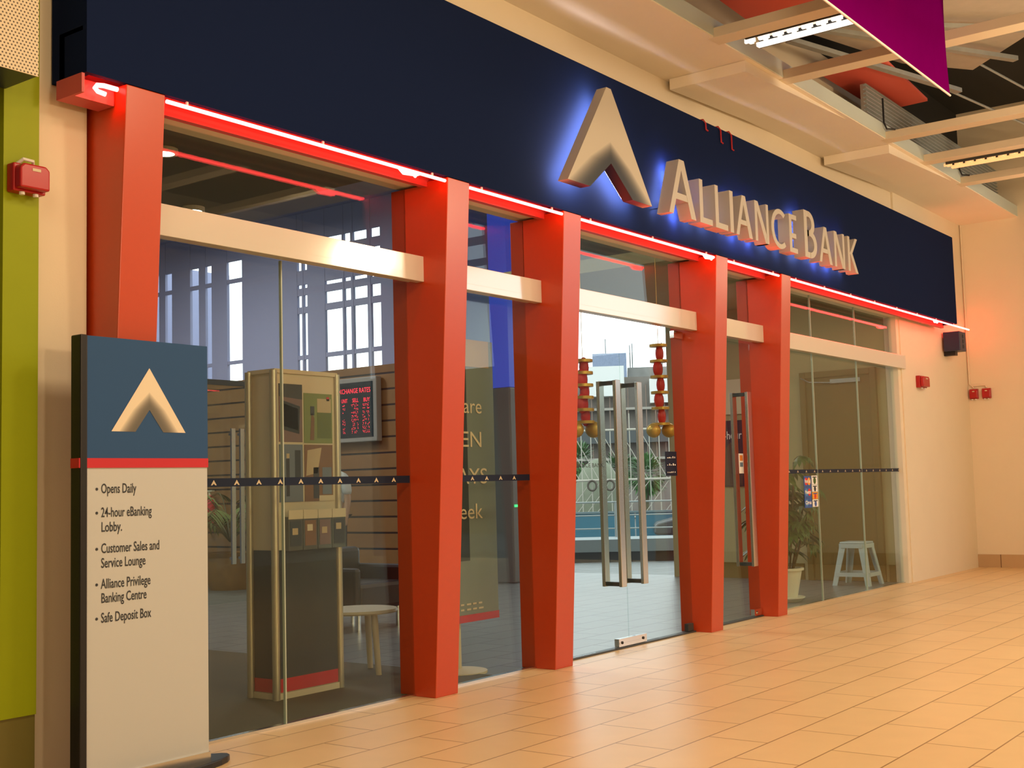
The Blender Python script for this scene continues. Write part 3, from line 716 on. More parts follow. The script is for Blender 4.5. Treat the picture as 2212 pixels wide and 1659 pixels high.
def lamp(x, y0, y1, label, louvre, tube_m, zb=4.67):
    t = thing('ceiling_lamp', (x + 0.12, (y0 + y1) / 2, zb), label, 'lamp', 'louvred fluorescent lamps between the beams')
    MB().box(x, x + 0.26, y1, y0, zb + 0.09, zb + 0.11).box(x, x + 0.012, y1, y0, zb, zb + 0.09).box(x + 0.248, x + 0.26, y1, y0, zb, zb + 0.09).build('housing', DARK, t)
    MB().cyl((x + 0.09, y1 + 0.03, zb + 0.06), (x + 0.09, y0 - 0.03, zb + 0.06), 0.013).cyl((x + 0.17, y1 + 0.03, zb + 0.06), (x + 0.17, y0 - 0.03, zb + 0.06), 0.013).build('fluorescent_tube', tube_m, t)
    m = MB(); n = int((y0 - y1) / 0.11)
    for i in range(n + 1):
        y = y1 + (y0 - y1) * i / n
        m.box(x + 0.04, x + 0.13, y - 0.016, y + 0.016, zb, zb + 0.03)
        m.box(x + 0.075, x + 0.10, y - 0.042, y + 0.042, zb + 0.0005, zb + 0.03)
    m.box(x + 0.20, x + 0.248, y1, y0, zb, zb + 0.03)
    m.build('louvre', louvre, t)
lamp(8.50, -1.02, -2.08, 'bright white louvred fluorescent lamp partly behind the magenta banner', LAMPW, LAMPT, 4.64)
lamp(13.39, -1.02, -2.4, 'dim amber louvred lamp beside a cross beam over the walkway end', LAMPD, LAMPD, 4.62)

bn = thing('hanging_banner', (8.3, -2.2, 4.22), 'magenta fabric banner with a white bottom rod hanging from the ceiling', 'banner')
m = MB(); nx, nz = 24, 10
vs, fs = [], []
for s in (0, 1):
    for j in range(nz + 1):
        for i in range(nx + 1):
            u, v = i / nx, j / nz
            x = 6.9 + (9.60 + 0.05 * (1 - v) ** 3 - 0.04 * math.sin(v * PI) - 6.9) * u
            vs.append((x, -2.2 - 0.004 * s + 0.03 * math.sin(u * 5 + v) * v, 4.23 + 0.98 * v))
K = (nx + 1) * (nz + 1)
for j in range(nz):
    for i in range(nx):
        a = j * (nx + 1) + i
        fs.append((a, a + 1, a + nx + 2, a + nx + 1)); fs.append((K + a, K + a + nx + 1, K + a + nx + 2, K + a + 1))
m.add(vs, fs); m.build('cloth', MAGENTA, bn, smooth=True)
MB().cyl((6.88, -2.2, 4.225), (9.665, -2.2, 4.225), 0.0085).build('bottom_rod', mat('white_rod', (0.9, 0.85, 0.82), 0.4), bn)
MB().cyl((6.88, -2.2, 5.22), (9.62, -2.2, 5.22), 0.01).build('top_rod', WHITEP, bn)
for x in (7.2, 9.3): MB().cyl((x, -2.2, 5.22), (x, -2.2, 6.2), 0.004, 6).build('suspension_wire', STEEL, bn)

def slab4(name, pts, th, m, **kw):
    # tilted rectangular sheet through four corner points, given a thickness upwards
    P = [Vector(p) for p in pts]
    mb = MB().add([*P, *[p + Vector((0, 0, th)) for p in P]], [(0, 3, 2, 1), (4, 5, 6, 7), (0, 1, 5, 4), (1, 2, 6, 5), (2, 3, 7, 6), (3, 0, 4, 7)])
    return mb.build(name, m, None, **kw)
GV = 'boards lying over the open ceiling'
slab4('insulation_board', [(11.3, -0.40, 5.28), (13.15, -0.42, 5.28), (13.12, -0.95, 5.28), (11.6, -1.05, 5.28)], 0.03, REDLIT, label='red-lit board in the ceiling opening beside the corrugated sheet', cat='ceiling board', group=GV)
slab4('insulation_board', [(8.9, -0.55, 5.25), (10.2, -0.50, 5.25), (10.1, -1.7, 5.3), (8.9, -1.9, 5.3)], 0.03, REDLIT, label='red-lit board in the ceiling opening above the white louvred lamp', cat='ceiling board', group=GV)
slab4('insulation_board', [(10.35, -0.50, 5.44), (12.2, -1.0, 5.44), (12.9, -1.5, 5.44), (11.3, -3.2, 5.46)], 0.04, FOIL, label='pale foil-faced board spread behind the banner edge', cat='ceiling board', group=GV)
m = thing('steel_angle', (11.6, -1.4, 5.3), None)
bpy.data.objects.remove(m)
for k, (a, b, lb) in enumerate((((10.3, -0.6, 5.25), (12.9, -1.35, 5.25), 'grey steel angle bar under the foil board, touching the red-lit board'), ((10.4, -0.75, 5.36), (12.6, -2.0, 5.36), 'grey steel angle bar across the middle of the foil board'), ((10.4, -0.9, 5.36), (12.1, -2.6, 5.36), 'grey steel angle bar along the banner side of the foil board'))):
    A, B = Vector(a), Vector(b); d_ = (B - A).normalized()
    MB().obox((A + B) / 2, d_, d_.cross(Vector((0, 0, 1))), (0, 0, 1), (B - A).length / 2, 0.035, 0.022).build('steel_angle', GALV, None, label=lb, cat='steel bar', group='steel angles in the open ceiling')
# corrugated sheet standing above the soffit edge
mb = MB(); n = 40; pr = []
for i in range(n + 1):
    z = 4.80 + 0.42 * i / n
    pr.append((-0.72 + 0.03 * (1 if (i // 2) % 2 else 0), z))
pts = pr + [(-0.66, 5.22), (-0.66, 4.80)]
mb.prism(pts, 11.9, 16.6, lambda p, q, t: (t, p, q)).build('corrugated_sheet', GALV, None, label='grey corrugated metal sheet standing above the soffit edge', cat='metal sheet')
slab4('air_duct', [(11.0, -0.36, 4.772), (12.4, -0.36, 4.772), (12.4, -0.62, 4.772), (11.0, -0.62, 4.772)], 0.2, GALV, label='dark galvanised air duct above the soffit edge, before the corrugated sheet', cat='duct')
for (a, b, lb) in (((12.6, -1.4, 5.6), (16.5, -1.9, 5.6), 'thin grey pipe in the dark ceiling void, upper of two'), ((12.9, -1.0, 5.45), (16.8, -1.6, 5.45), 'thin grey pipe in the dark ceiling void, lower of two')):
    MB().cyl(a, b, 0.014, 8).build('ceiling_pipe', GALV, None, label=lb, cat='pipe', group='pipes in the ceiling void')
MB().box(13.2, 17.0, -2.6, -2.35, 5.6, 5.85).build('steel_girder', mat('brown_girder', (0.10, 0.085, 0.07), 0.7), None, label='dull brown steel girder in the dark ceiling void', cat='girder')
for x, lb in ((12.0, 'black cable dropping to the beam next after the banner'), (14.48, 'black cable dropping to the beam close to the end wall')):
    MB().tube([(x - 0.03, -0.86, 5.05), (x - 0.03, -0.86, 4.8), (x - 0.01, -0.88, 4.735), (x + 0.04, -0.95, 4.728)], 0.010).build('drop_cable', BLACK, None, label=lb, cat='cable', group='black drop cables at the soffit edge')

# ------------------------------------------------------------------ behind the palm window: plant and stool
def leaflet(mb, base, d, ln, wd, droop, up=Vector((0, 0, 1)), seg=4):
    d = Vector(d).normalized(); side = d.cross(up)
    side = side.normalized() if side.length > 1e-3 else Vector((1, 0, 0))
    p = Vector(base); prev = None; vs = []
    for i in range(seg + 1):
        t = i / seg
        w_ = wd * math.sin(PI * min(1, 0.12 + 0.88 * t)) * 0.5
        vs += [p + side * w_, p - side * w_]
        d = (d + Vector((0, 0, -droop / seg))).normalized()
        p = p + d * ln / seg
    b = len(mb.v)
    mb.v += [tuple(v) for v in vs]
    for i in range(seg):
        mb.f.append([b + 2 * i, b + 2 * i + 1, b + 2 * i + 3, b + 2 * i + 2]); mb.m.append(0)

pl = thing('potted_palm', (11.80, 0.36, 0), 'potted lady palm in a white pot on a saucer behind the last window', 'plant')
MB().lathe([(0.001, 0.045), (0.125, 0.045), (0.178, 0.315), (0.20, 0.318), (0.20, 0.342), (0.172, 0.342), (0.168, 0.31), (0.001, 0.31)], (11.80, 0.36, 0), 28).build('pot', POTW, pl, smooth=True)
MB().lathe([(0.001, 0.0), (0.15, 0.0), (0.20, 0.04), (0.20, 0.05), (0.17, 0.05), (0.001, 0.044)], (11.80, 0.36, 0), 28).build('saucer', POTW, pl, smooth=True)
MB().lathe([(0.001, 0.305), (0.165, 0.305), (0.165, 0.322), (0.001, 0.33)], (11.80, 0.36, 0), 20).build('soil', SOIL, pl)
rs = random.Random(3)
sm, lf = MB(), MB()
for k in range(12):
    a = k * 2.4; r = 0.03 + 0.035 * (k % 3)
    bx, by = 11.78 + r * math.cos(a), 0.36 + r * math.sin(a)
    h = 0.42 + 0.07 * k
    lean = 0.12 * (k % 3)
    top = (bx + lean * math.cos(a), by + lean * math.sin(a) * 0.7, 0.3 + h)
    sm.tube([(bx, by, 0.31), ((bx + top[0]) / 2 + 0.01, (by + top[1]) / 2, 0.3 + h * 0.5), top], 0.010, 6)
    for j in range(5):
        aa = a + j * 1.35 + rs.uniform(-.3, .3)
        z = 0.3 + h * (0.42 + 0.15 * j)
        q = (z - 0.31) / h
        b0 = Vector((bx + (top[0] - bx) * q, by + (top[1] - by) * q, z))
        dirv = Vector((math.cos(aa), math.sin(aa) * 0.8, 0.35))
        ln = rs.uniform(0.10, 0.18)
        b1 = b0 + dirv * ln
        sm.tube([b0, b0 + dirv * ln * 0.6 + Vector((0, 0, 0.01)), b1], 0.0035, 5)
        for m_ in range(9):
            s_ = (m_ - 4) / 4 * 1.3
            dd = Vector((math.cos(aa + s_), math.sin(aa + s_), 0.1 - 0.25 * abs(s_)))
            leaflet(lf, b1, dd, rs.uniform(0.20, 0.29), 0.050, 0.9)
for i, (x, y_, z) in enumerate(lf.v):
    if y_ < 0.03: lf.v[i] = (x, 0.03, z)
for i, (x, y_, z) in enumerate(sm.v):
    if y_ < 0.03: sm.v[i] = (x, 0.03, z)
sm.build('stem', STEM, pl, smooth=True)
lf.build('foliage', LEAF, pl)

so = thing('plastic_stool', (13.93, 0.41, 0), 'pale blue plastic stool with open arched sides behind the last window', 'stool')
cx, cy, H = 13.93, 0.41, 0.50
hb, ht, hs = 0.225, 0.150, 0.148
MB().box(cx - ht, cx + ht, cy - ht, cy + ht, H - 0.022, H).build('seat', STOOLB, so, bevel=0.012)
def post(sx, sy):
    b0, t0 = Vector((cx + sx * hb, cy + sy * hb, 0)), Vector((cx + sx * (ht - .005), cy + sy * (ht - .005), H - 0.02))
    wb, wt = 0.055, 0.075
    v = []
    for p, w_ in ((b0, wb), (t0, wt)):
        v += [p, p - Vector((sx * w_, 0, 0)), p - Vector((sx * w_, sy * 0.014, 0)), p - Vector((sx * 0.014, sy * 0.014, 0)), p - Vector((sx * 0.014, sy * w_, 0)), p - Vector((0, sy * w_, 0))]
    fs = [(0, 1, 2, 3), (0, 3, 4, 5), (6, 9, 8, 7), (6, 11, 10, 9)] + [(i, (i + 1) % 6, (i + 1) % 6 + 6, i + 6) for i in range(6)]
    return MB().add(v, fs)
for sx in (-1, 1):
    for sy in (-1, 1): post(sx, sy).build('leg', STOOLB, so)
hz = lambda z: hb + (ht - hb) * z / H
for z0, z1 in ((0.105, 0.150), (0.43, 0.478)):
    a = hz((z0 + z1) / 2); m = MB()
    for s in (-1, 1):
        m.box(cx - a + .03, cx + a - .03, cy + s * a - 0.007, cy + s * a + 0.007, z0, z1)
        m.box(cx + s * a - 0.007, cx + s * a + 0.007, cy - a + .03, cy + a - .03, z0, z1)
    m.build('stretcher', STOOLB, so)

# notice posters on the lobby's inner wall
p = MB().box(14.375, 14.39, 1.98, 2.42, 1.17, 2.02).build('wall_poster', NAVYF, None, label='tall navy poster with white lettering on the inner wall beyond the single door', cat='poster')
MB().prism([(2.40, 1.18), (2.05, 1.18), (2.03, 1.45), (2.10, 1.70), (2.20, 1.74), (2.32, 1.60)], 14.372, 14.3745, lambda a, b, t: (t, a, b)).build('print', mat('dark_brown_print', (0.045, 0.03, 0.025), 0.5), p)
MB().text('24-hour', 0.15, lambda q, r, t: (14.373, 2.40 - q, 1.78 + r), depth=0, fit=0.36).build('lettering', WHITE, p)
MB().box(14.375, 14.39, 1.98, 2.40, 2.10, 2.55).build('wall_poster', PAPER, None, label='pale framed notice above the navy poster on the inner wall', cat='poster')

# ------------------------------------------------------------------ display kiosk behind the big window
k = thing('display_kiosk', (5.38, 0.72, 0), 'tall cream display kiosk with posters, brochure racks, slate base and red stripe', 'kiosk')
X0, X1, Y0, Y1 = 5.115, 5.655, 0.615, 0.84
MB().box(X0 + .01, X1 - .01, Y0, Y1, 0.02, 1.99).build('cabinet', PAPER, k)
SATIN = mat('satin_aluminium', (0.55, 0.50, 0.38), 0.35, metal=0.7)
for x, y_ in ((X0, Y0), (X1, Y0), (X0, Y1), (X1, Y1)): MB().cyl((x, y_, 0.0), (x, y_, 2.0), 0.024, 14).build('corner_post', SATIN, k, smooth=True)
for za, zb in ((1.985, 2.01), (0.0, 0.045)): MB().box(X0, X1, Y0 - .012, Y1 + .012, za, zb).build('rail', PAPER, k)
MB().box(X0 + .03, X1 - .03, Y0 - .008, Y0, 0.13, 0.90).box(X0 + 0.002, X0 + .01, Y0 + .03, Y1 - .03, 0.13, 0.90).build('lower_panel', SLATEP, k)
MB().box(X0 + .03, X1 - .03, Y0 - .009, Y0, 0.05, 0.13).box(X0 + 0.001, X0 + .01, Y0 + .03, Y1 - .03, 0.05, 0.13).build('stripe', REDP, k)
yf = Y0 - 0.004
def poster(x0, x1, z0, z1, base, shapes, label):
    p = MB().box(x0, x1, yf, Y0, z0, z1).build('poster', base, k, label=label)
    m = MB(); ms = []
    for pts, mt in shapes:
        ms.append(mt)
        m.prism([(x0 + (x1 - x0) * a, z0 + (z1 - z0) * b) for a, b in pts], yf - 0.0012, yf - 0.0002, lambda q, r, t: (q, t, r), len(ms) - 1)
    m.build('print', ms, p)
GRN = mat('green_print', (0.20, 0.24, 0.07), 0.5); BRN = mat('brown_print', (0.20, 0.10, 0.045), 0.5); TAN = mat('tan_print', (0.50, 0.38, 0.22), 0.5); BLG = mat('blue_grey_print', (0.14, 0.17, 0.21), 0.5); MAU = mat('mauve_print', (0.19, 0.12, 0.11), 0.5)
poster(5.155, 5.35, 1.56, 1.92, MAU, [([(0, .78), (1, .74), (1, 1), (0, 1)], DARK), ([(.08, .22), (.86, .14), (.9, .62), (.1, .72)], SLATEP), ([(.14, .28), (.8, .2), (.82, .58), (.14, .66)], TAN)], 'mauve poster with a tilted pale screen picture')
poster(5.365, 5.61, 1.555, 1.87, GRN, [([(.2, .06), (.34, .06), (.36, .5), (.26, .62)], BRN), ([(.22, .56), (.36, .56), (.36, .74), (.22, .74)], DARK), ([(.46, .1), (.96, .1), (.96, .62), (.46, .62)], LEAFY), ([(.46, .62), (.96, .62), (.96, .9), (.46, .9)], TAN), ([(.8, .86), (.9, .86), (.9, .94), (.8, .94)], REDP)], 'green poster with a standing figure and a pale landscape')
poster(5.155, 5.35, 1.19, 1.545, BLG, [([(.28, .1), (.42, .1), (.42, .75), (.28, .75)], INK), ([(.66, .3), (.9, .3), (.9, .9), (.66, .9)], SLATEP), ([(.3, .76), (.42, .76), (.42, .84), (.3, .84)], TAN)], 'blue-grey poster with dark standing figures')
poster(5.365, 5.61, 1.19, 1.545, BRN, [([(.05, .45), (.45, .5), (.6, .95), (.1, .9)], TAN), ([(.3, .05), (.5, .05), (.5, .6), (.3, .6)], INK), ([(.62, .12), (.95, .12), (.95, .6), (.62, .6)], BLG), ([(.5, .0), (1, .0), (1, .1), (.5, .1)], PAPER)], 'brown poster with a group of figures')
cols = [SLATEP, BRN, MAU, INK]
for i in range(4):
    x0 = 5.175 + i * 0.124
    b = MB().box(x0, x0 + 0.118, Y0 - 0.055, Y0 - 0.05, 0.90, 1.10).box(x0, x0 + 0.004, Y0 - 0.05, Y0 - .008, 0.90, 1.1).box(x0, x0 + 0.118, Y0 - 0.055, Y0 - .008, 0.895, 0.90).build('brochure_rack', mat('acrylic', (0.10, 0.11, 0.10), 0.1), k, label='clear acrylic brochure rack')
    MB().box(x0, x0 + 0.118, Y0 - 0.06, Y0 - 0.055, 1.085, 1.14).build('heading_strip', PAPER, b)
    MB().box(x0 + 0.012, x0 + 0.106, Y0 - 0.058, Y0 - 0.0555, 0.92, 1.075, 0).box(x0 + 0.03, x0 + 0.075, Y0 - 0.0595, Y0 - 0.058, 0.99 + 0.02 * (i % 2), 1.03 + 0.02 * (i % 2), 1).build('brochure', [cols[i], PAPER if i == 1 else TAN], b)

# poster stand in the narrow bay
p = thing('poster_stand', (6.5, 0.34, 0), 'grey poster stand with tan opening text on a round base', 'sign')
MB().box(6.08, 6.91, 0.30, 0.325, 0.34, 2.28).build('board', mat('reflection_tinted_board', (0.20, 0.25, 0.225), 0.4), p)
MB().box(6.08, 6.86, 0.296, 0.30, 2.09, 2.28).build('head_panel', TAN, p)
MB().box(6.08, 6.91, 0.295, 0.30, 0.335, 0.385).build('stripe', REDP, p)
MB().box(6.08, 6.60, 0.2965, 0.30, 0.75, 2.09).build('unreflected_panel', mat('dark_green_unreflected', (0.035, 0.05, 0.04), 0.5), p)  # board left dark here; the paler rest has a reflection in its colour
m = MB()
for s, z, xr, wd, sz in (('We are', 1.765, 6.765, 0.50, .15), ('OPEN', 1.53, 6.745, 0.48, .155), ('7 DAYS', 1.275, 6.80, 0.62, .155), ('a week', 1.035, 6.745, 0.50, .15)):
    m.text(s, sz, lambda a, b, t, z=z, x=xr - wd: (x + a, 0.2945, z + b), fit=wd, depth=0)
m.build('lettering', mat('cream_lettering', (0.80, 0.68, 0.46), 0.5), p)
m = MB()
for q in range(2):
    for i in range(9):
        x = 6.16 + i * 0.065
        m.box(x, x + random.uniform(0.03, 0.055), 0.294, 0.295, 0.45 - q * 0.035, 0.462 - q * 0.035)
m.build('small_print', PAPER, p)
MB().cyl((6.52, 0.36, 0.02), (6.52, 0.36, 0.8), 0.025).cyl((6.47, 0.36, 0.02), (6.47, 0.36, 0.8), 0.012).build('pole', PAPER, p, smooth=True)
MB().lathe([(0.001, 0.0), (0.2, 0.0), (0.2, 0.014), (0.03, 0.03), (0.001, 0.03)], (6.52, 0.36, 0), 32).build('base_plate', PAPER, p, smooth=True)
# ------------------------------------------------------------------ lobby furnishings
fx = thing('rate_display', (11.6, 6.35, 1.88), 'wall display of exchange rates with glowing red figures on the slatted wall', 'display')
MB().box(11.60, 11.70, 5.80, 6.92, 1.88, 2.72).build('bezel', mat('grey_bezel', (0.30, 0.28, 0.26), 0.4), fx, bevel=0.01)
MB().box(11.592, 11.60, 5.86, 6.86, 1.94, 2.66).build('screen', mat('black_screen', (0.02, 0.03, 0.04), 0.12), fx)
LEDR = mat('red_led', (0.5, 0, 0), 0.5, emit=(1.0, 0.03, 0.07), estr=1.6)
m = MB()
G = lambda a, b, t: (11.590, 6.84 - a, b)
m.text('FOREIGN EXCHANGE RATES', 0.09, lambda a, b, t: G(0.02 + a, 2.52 + b, 0), depth=0, fit=0.92)
for s, a in (('UNIT', .42), ('SELL', .62), ('BUY', .82)): m.text(s, 0.075, lambda p_, q_, t, a=a: G(a + p_, 2.40 + q_, 0), depth=0, fit=0.11)
rr = random.Random(5)
for row in range(8):
    z = 2.345 - row * 0.05
    for a0, n in ((.04, 6), (.44, 2), (.60, 5), (.80, 5)):
        for i in range(n):
            if rr.random() < .85:
                a = a0 + i * 0.026
                for kk in range(3):
                    zz = z + rr.choice((0, .009, .018, .027)); aa = a + rr.choice((0, .007, .013))
                    m.add([G(aa, zz, 0), G(aa + .007, zz, 0), G(aa + .007, zz + .009, 0), G(aa, zz + .009, 0)], [(0, 1, 2, 3)])
m.build('red_figures', LEDR, fx)
fx.location.x -= 0.021

ex = thing('fire_extinguisher', (11.55, 9.1, 0.84), 'red fire extinguisher on the slatted wall beside the sign stand', 'fire extinguisher')
MB().lathe([(0.001, 0), (0.065, 0), (0.07, 0.02), (0.07, 0.33), (0.03, 0.40), (0.001, 0.40)], (11.58, 9.1, 0.84), 16).build('cylinder_body', mat('extinguisher_red', (0.5, 0.01, 0.03), 0.3), ex, smooth=True)
MB().cyl((11.58, 9.1, 1.24), (11.58, 9.1, 1.30), 0.022).box(11.55, 11.6, 9.02, 9.15, 1.29, 1.31).build('valve', PAPER, ex)
MB().box(11.66, 11.7, 9.05, 9.15, 0.95, 1.05).build('bracket', STEEL, ex)

pb = thing('planter_palm', (10.8, 7.75, 0), 'large drooping palm in a cloth-wrapped tub by the slatted wall', 'plant')
MB().lathe([(0.001, 0), (0.26, 0), (0.33, 0.20), (0.31, 0.42), (0.36, 0.48), (0.001, 0.46)], (10.8, 7.75, 0), 20).build('wrapped_tub', mat('orange_cloth_wrap', (0.36, 0.17, 0.05), 0.8, noise=0.3), pb, smooth=True)
sm, lf = MB(), MB()
for q in range(20):
    a = q * 2.399; el = 0.95 - 0.03 * q
    d = Vector((math.cos(a) * 0.75, math.sin(a), 0)); L = 1.0 + 0.2 * rs.random()
    P_ = []; p_ = Vector((10.8, 7.75, 0.62)); dv = Vector((d.x * math.cos(el), d.y * math.cos(el), math.sin(el) + 0.35)).normalized()
    for i in range(10):
        P_.append(p_.copy()); p_ = p_ + dv * L / 8; dv = (dv + Vector((0, 0, -0.17))).normalized()
    P_ = [Vector((min(v.x, 11.45), v.y, max(v.z, 0.1))) for v in P_]
    sm.tube(P_, 0.008, 5)
    for i in range(3, 10):
        t_ = (P_[min(i + 1, 9)] - P_[i - 1]).normalized()
        sd = t_.cross(Vector((0, 0, 1)))
        sd = sd.normalized() if sd.length > 1e-3 else Vector((1, 0, 0))
        for s_ in (-1, 1):
            for h_ in (0, .5):
                leaflet(lf, P_[i] * (1 - h_) + P_[i - 1] * h_, sd * s_ + t_ * 0.8 - Vector((0, 0, .2)), 0.30, 0.028, 0.8)
lf.v = [(min(x, 11.45), y_, max(z, 0.05)) for x, y_, z in lf.v]
sm.build('stem', STEM, pb, smooth=True); lf.build('foliage', LEAFY, pb)

MB().box(11.05, 11.60, 6.20, 7.10, 0.0, 0.30).build('floor_plinth', BLACK, None, bevel=0.01, label='low black plinth on the lobby floor behind the kiosk', cat='plinth')
gd = thing('glass_screen', (9.45, 6.05, 0), 'frameless glass door pair with tall steel handles deep inside the lobby', 'glass door')
MB().box(8.55, 9.425, 6.044, 6.056, 0.01, 2.5).build('glass_leaf', GLASS, gd)
MB().box(9.435, 10.3, 6.044, 6.056, 0.01, 2.5).build('glass_leaf', GLASS, gd)
for x in (9.365, 9.495): MB().box(x - 0.028, x + 0.028, 5.975, 6.0, 0.45, 2.0).box(x - .015, x + .015, 6.0, 6.044, 0.5, 0.53).box(x - .015, x + .015, 6.0, 6.044, 1.92, 1.95).build('pull_handle', STEEL, gd)
MB().box(8.55, 10.3, 6.03, 6.07, 2.5, 2.56).build('head_rail', DARK, gd)

tb = thing('side_table', (6.18, 0.95, 0), 'small low round table with cream legs inside the big window, beside the pillar', 'table')
MB().lathe([(0.001, 0.415), (0.26, 0.415), (0.27, 0.425), (0.26, 0.44), (0.001, 0.44)], (6.18, 0.95, 0), 28).build('table_top', PAPER, tb, smooth=True)
for i in range(3):
    a = 0.4 + i * 2 * PI / 3
    MB().frustum((6.18 + .2 * math.cos(a), .95 + .2 * math.sin(a), 0), (6.18 + .16 * math.cos(a), .95 + .16 * math.sin(a), 0.418), 0.02, 0.024, 10).build('leg', PAPER, tb, smooth=True)

ch = thing('lounge_chair', (8.25, 2.95, 0), 'black lounge chair on the lobby floor behind the second pillar', 'chair')
MB().box(7.95, 8.55, 2.65, 3.3, 0.18, 0.42).build('seat', BLACK, ch, bevel=0.04)
MB().box(7.95, 8.55, 3.2, 3.36, 0.30, 0.72).build('backrest', BLACK, ch, bevel=0.04)
for s in (0, 1): MB().box(7.9 + s * .62, 7.98 + s * .62, 2.65, 3.3, 0.2, 0.56).build('armrest', BLACK, ch, bevel=0.03)
for x in (7.98, 8.5):
    for y_ in (2.7, 3.28): MB().cyl((x, y_, 0), (x, y_, 0.19), 0.02).build('leg', STEEL, ch)

DL = [(5.57, 1.93, 'round ceiling downlight just above the long transom beam'), (4.50, 0.86, 'round ceiling downlight seen beside the first pillar'), (5.30, 2.55, 'small glowing disc for a reflected downlight, the paler of a close pair'), (5.62, 2.62, 'small glowing disc for a reflected downlight, beside the drop edge')]  # last two added: reflections of the first pair built as glowing discs
for i, (x, y_, lb) in enumerate(DL):
    t = thing('downlight', (x, y_, 3.27), lb, 'downlight', 'downlights in the brown lobby ceiling')
    r = 0.06 if i < 2 else 0.035
    MB().lathe([(r, 0.0), (r + 0.02, 0.0), (r + 0.02, 0.03), (r, 0.03), (r, 0.0)], (x, y_, 3.27), 24).build('trim_ring', WHITEP, t)
    MB().cyl((x, y_, 3.276), (x, y_, 3.298), r, 20).build('lamp_disc', mat('downlight_glow', (1, 1, 1), 0.5, emit=(1.0, 0.9, 0.7), estr=12 if i < 2 else 6), t)

# grey access terminal beside the opening, with a green light
ac = thing('access_panel', (13.04, 4.7, 0), 'tall grey access terminal with blue lit head and green light', 'terminal')
MB().box(12.78, 13.3, 4.55, 4.85, 0, 2.55).build('cabinet', mat('grey_terminal', (0.16, 0.165, 0.16), 0.4), ac, bevel=0.02)
MB().box(12.78, 13.3, 4.55, 4.85, 2.55, 5.09).build('lit_head', SIGNBLUE, ac)
MB().box(12.82, 12.90, 4.542, 4.55, 0.98, 1.01).build('green_light', mat('green_led', (0, .5, .1), .5, emit=(0.05, 1, 0.2), estr=2), ac)

# person standing behind the kiosk, seen between it and the slatted wall
def skin(name, joints, bones, m, parent, sub=1):
    me = bpy.data.meshes.new(name)
    off = OFF[parent.name]
    me.from_pydata([tuple(Vector(j[0]) - off) for j in joints], bones, [])
    o = bpy.data.objects.new(name, me); COL.objects.link(o); o.parent = parent
    md = o.modifiers.new('skin', 'SKIN'); md.use_smooth_shade = True
    for i, j in enumerate(joints): me.skin_vertices[0].data[i].radius = (j[1], j[2] if len(j) > 2 else j[1])
    me.skin_vertices[0].data[0].use_root = True
    sb = o.modifiers.new('sub', 'SUBSURF'); sb.levels = sub; sb.render_levels = sub
    me.materials.append(m)
    return o
try:
    pr = thing('person', (10.6, 5.62, 0), 'person in a pale shirt and black trousers standing behind the kiosk', 'person')
    SKIN = mat('skin_tone', (0.42, 0.25, 0.15), 0.6)
    bx, by = 10.6, 5.62
    V = lambda a, b, z: (bx + a * 0.25 - b * 0.0, by - a * 0.97 - 0.0, z) if False else (bx + b, by - a, z)
    J = [(V(0, 0, 1.00), .12, .10), (V(0, 0, 1.25), .135, .10), (V(0, 0, 1.42), .12, .09), (V(0, 0, 1.50), .055), (V(0, -.01, 1.58), .075, .085), (V(0, -.01, 1.67), .08, .09), (V(0, -.01, 1.74), .05, .055),
         (V(.19, 0, 1.41), .05), (V(.235, .01, 1.15), .042), (V(.25, -.05, .92), .032), (V(.25, -.07, .83), .03),
         (V(-.19, 0, 1.41), .05), (V(-.235, .01, 1.15), .042), (V(-.25, -.05, .92), .032), (V(-.25, -.07, .83), .03),
         (V(.09, 0, .90), .085), (V(.10, 0, .50), .06), (V(.10, .01, .09), .04), (V(.10, -.12, .04), .03),
         (V(-.09, 0, .90), .085), (V(-.10, 0, .50), .06), (V(-.10, .01, .09), .04), (V(-.10, -.12, .04), .03)]
    E_ = [(0, 1), (1, 2), (2, 3), (3, 4), (4, 5), (5, 6), (2, 7), (7, 8), (8, 9), (9, 10), (2, 11), (11, 12), (12, 13), (13, 14), (0, 15), (15, 16), (16, 17), (17, 18), (0, 19), (19, 20), (20, 21), (21, 22)]
    skin('body', J, E_, SKIN, pr, 2)
    skin('trousers', [(V(0, 0, 1.0), .145, .12), (V(.09, 0, .88), .105), (V(.10, 0, .50), .085), (V(.10, .01, .10), .07), (V(-.09, 0, .88), .105), (V(-.10, 0, .50), .085), (V(-.10, .01, .10), .07)], [(0, 1), (1, 2), (2, 3), (0, 4), (4, 5), (5, 6)], BLACK, pr)
    skin('shirt', [(V(0, 0, 0.98), .15, .12), (V(0, 0, 1.25), .155, .118), (V(0, 0, 1.43), .13, .10), (V(.19, 0, 1.41), .07), (V(.235, .01, 1.18), .062), (V(-.19, 0, 1.41), .07), (V(-.235, .01, 1.18), .062)], [(0, 1), (1, 2), (2, 3), (3, 4), (2, 5), (5, 6)], mat('pale_shirt', (0.55, 0.56, 0.52), 0.8), pr)
    MB().sphere((bx - .005, by, 1.70), .10, .092, .085, 14, 8).build('hair', BLACK, pr, smooth=True)
    for a in (.10, -.10): MB().sphere((bx - .06, by - a, .045), .14, .05, .045, 12, 8).build('shoe', BLACK, pr, smooth=True)
except Exception as ex_:
    print('person failed', ex_)

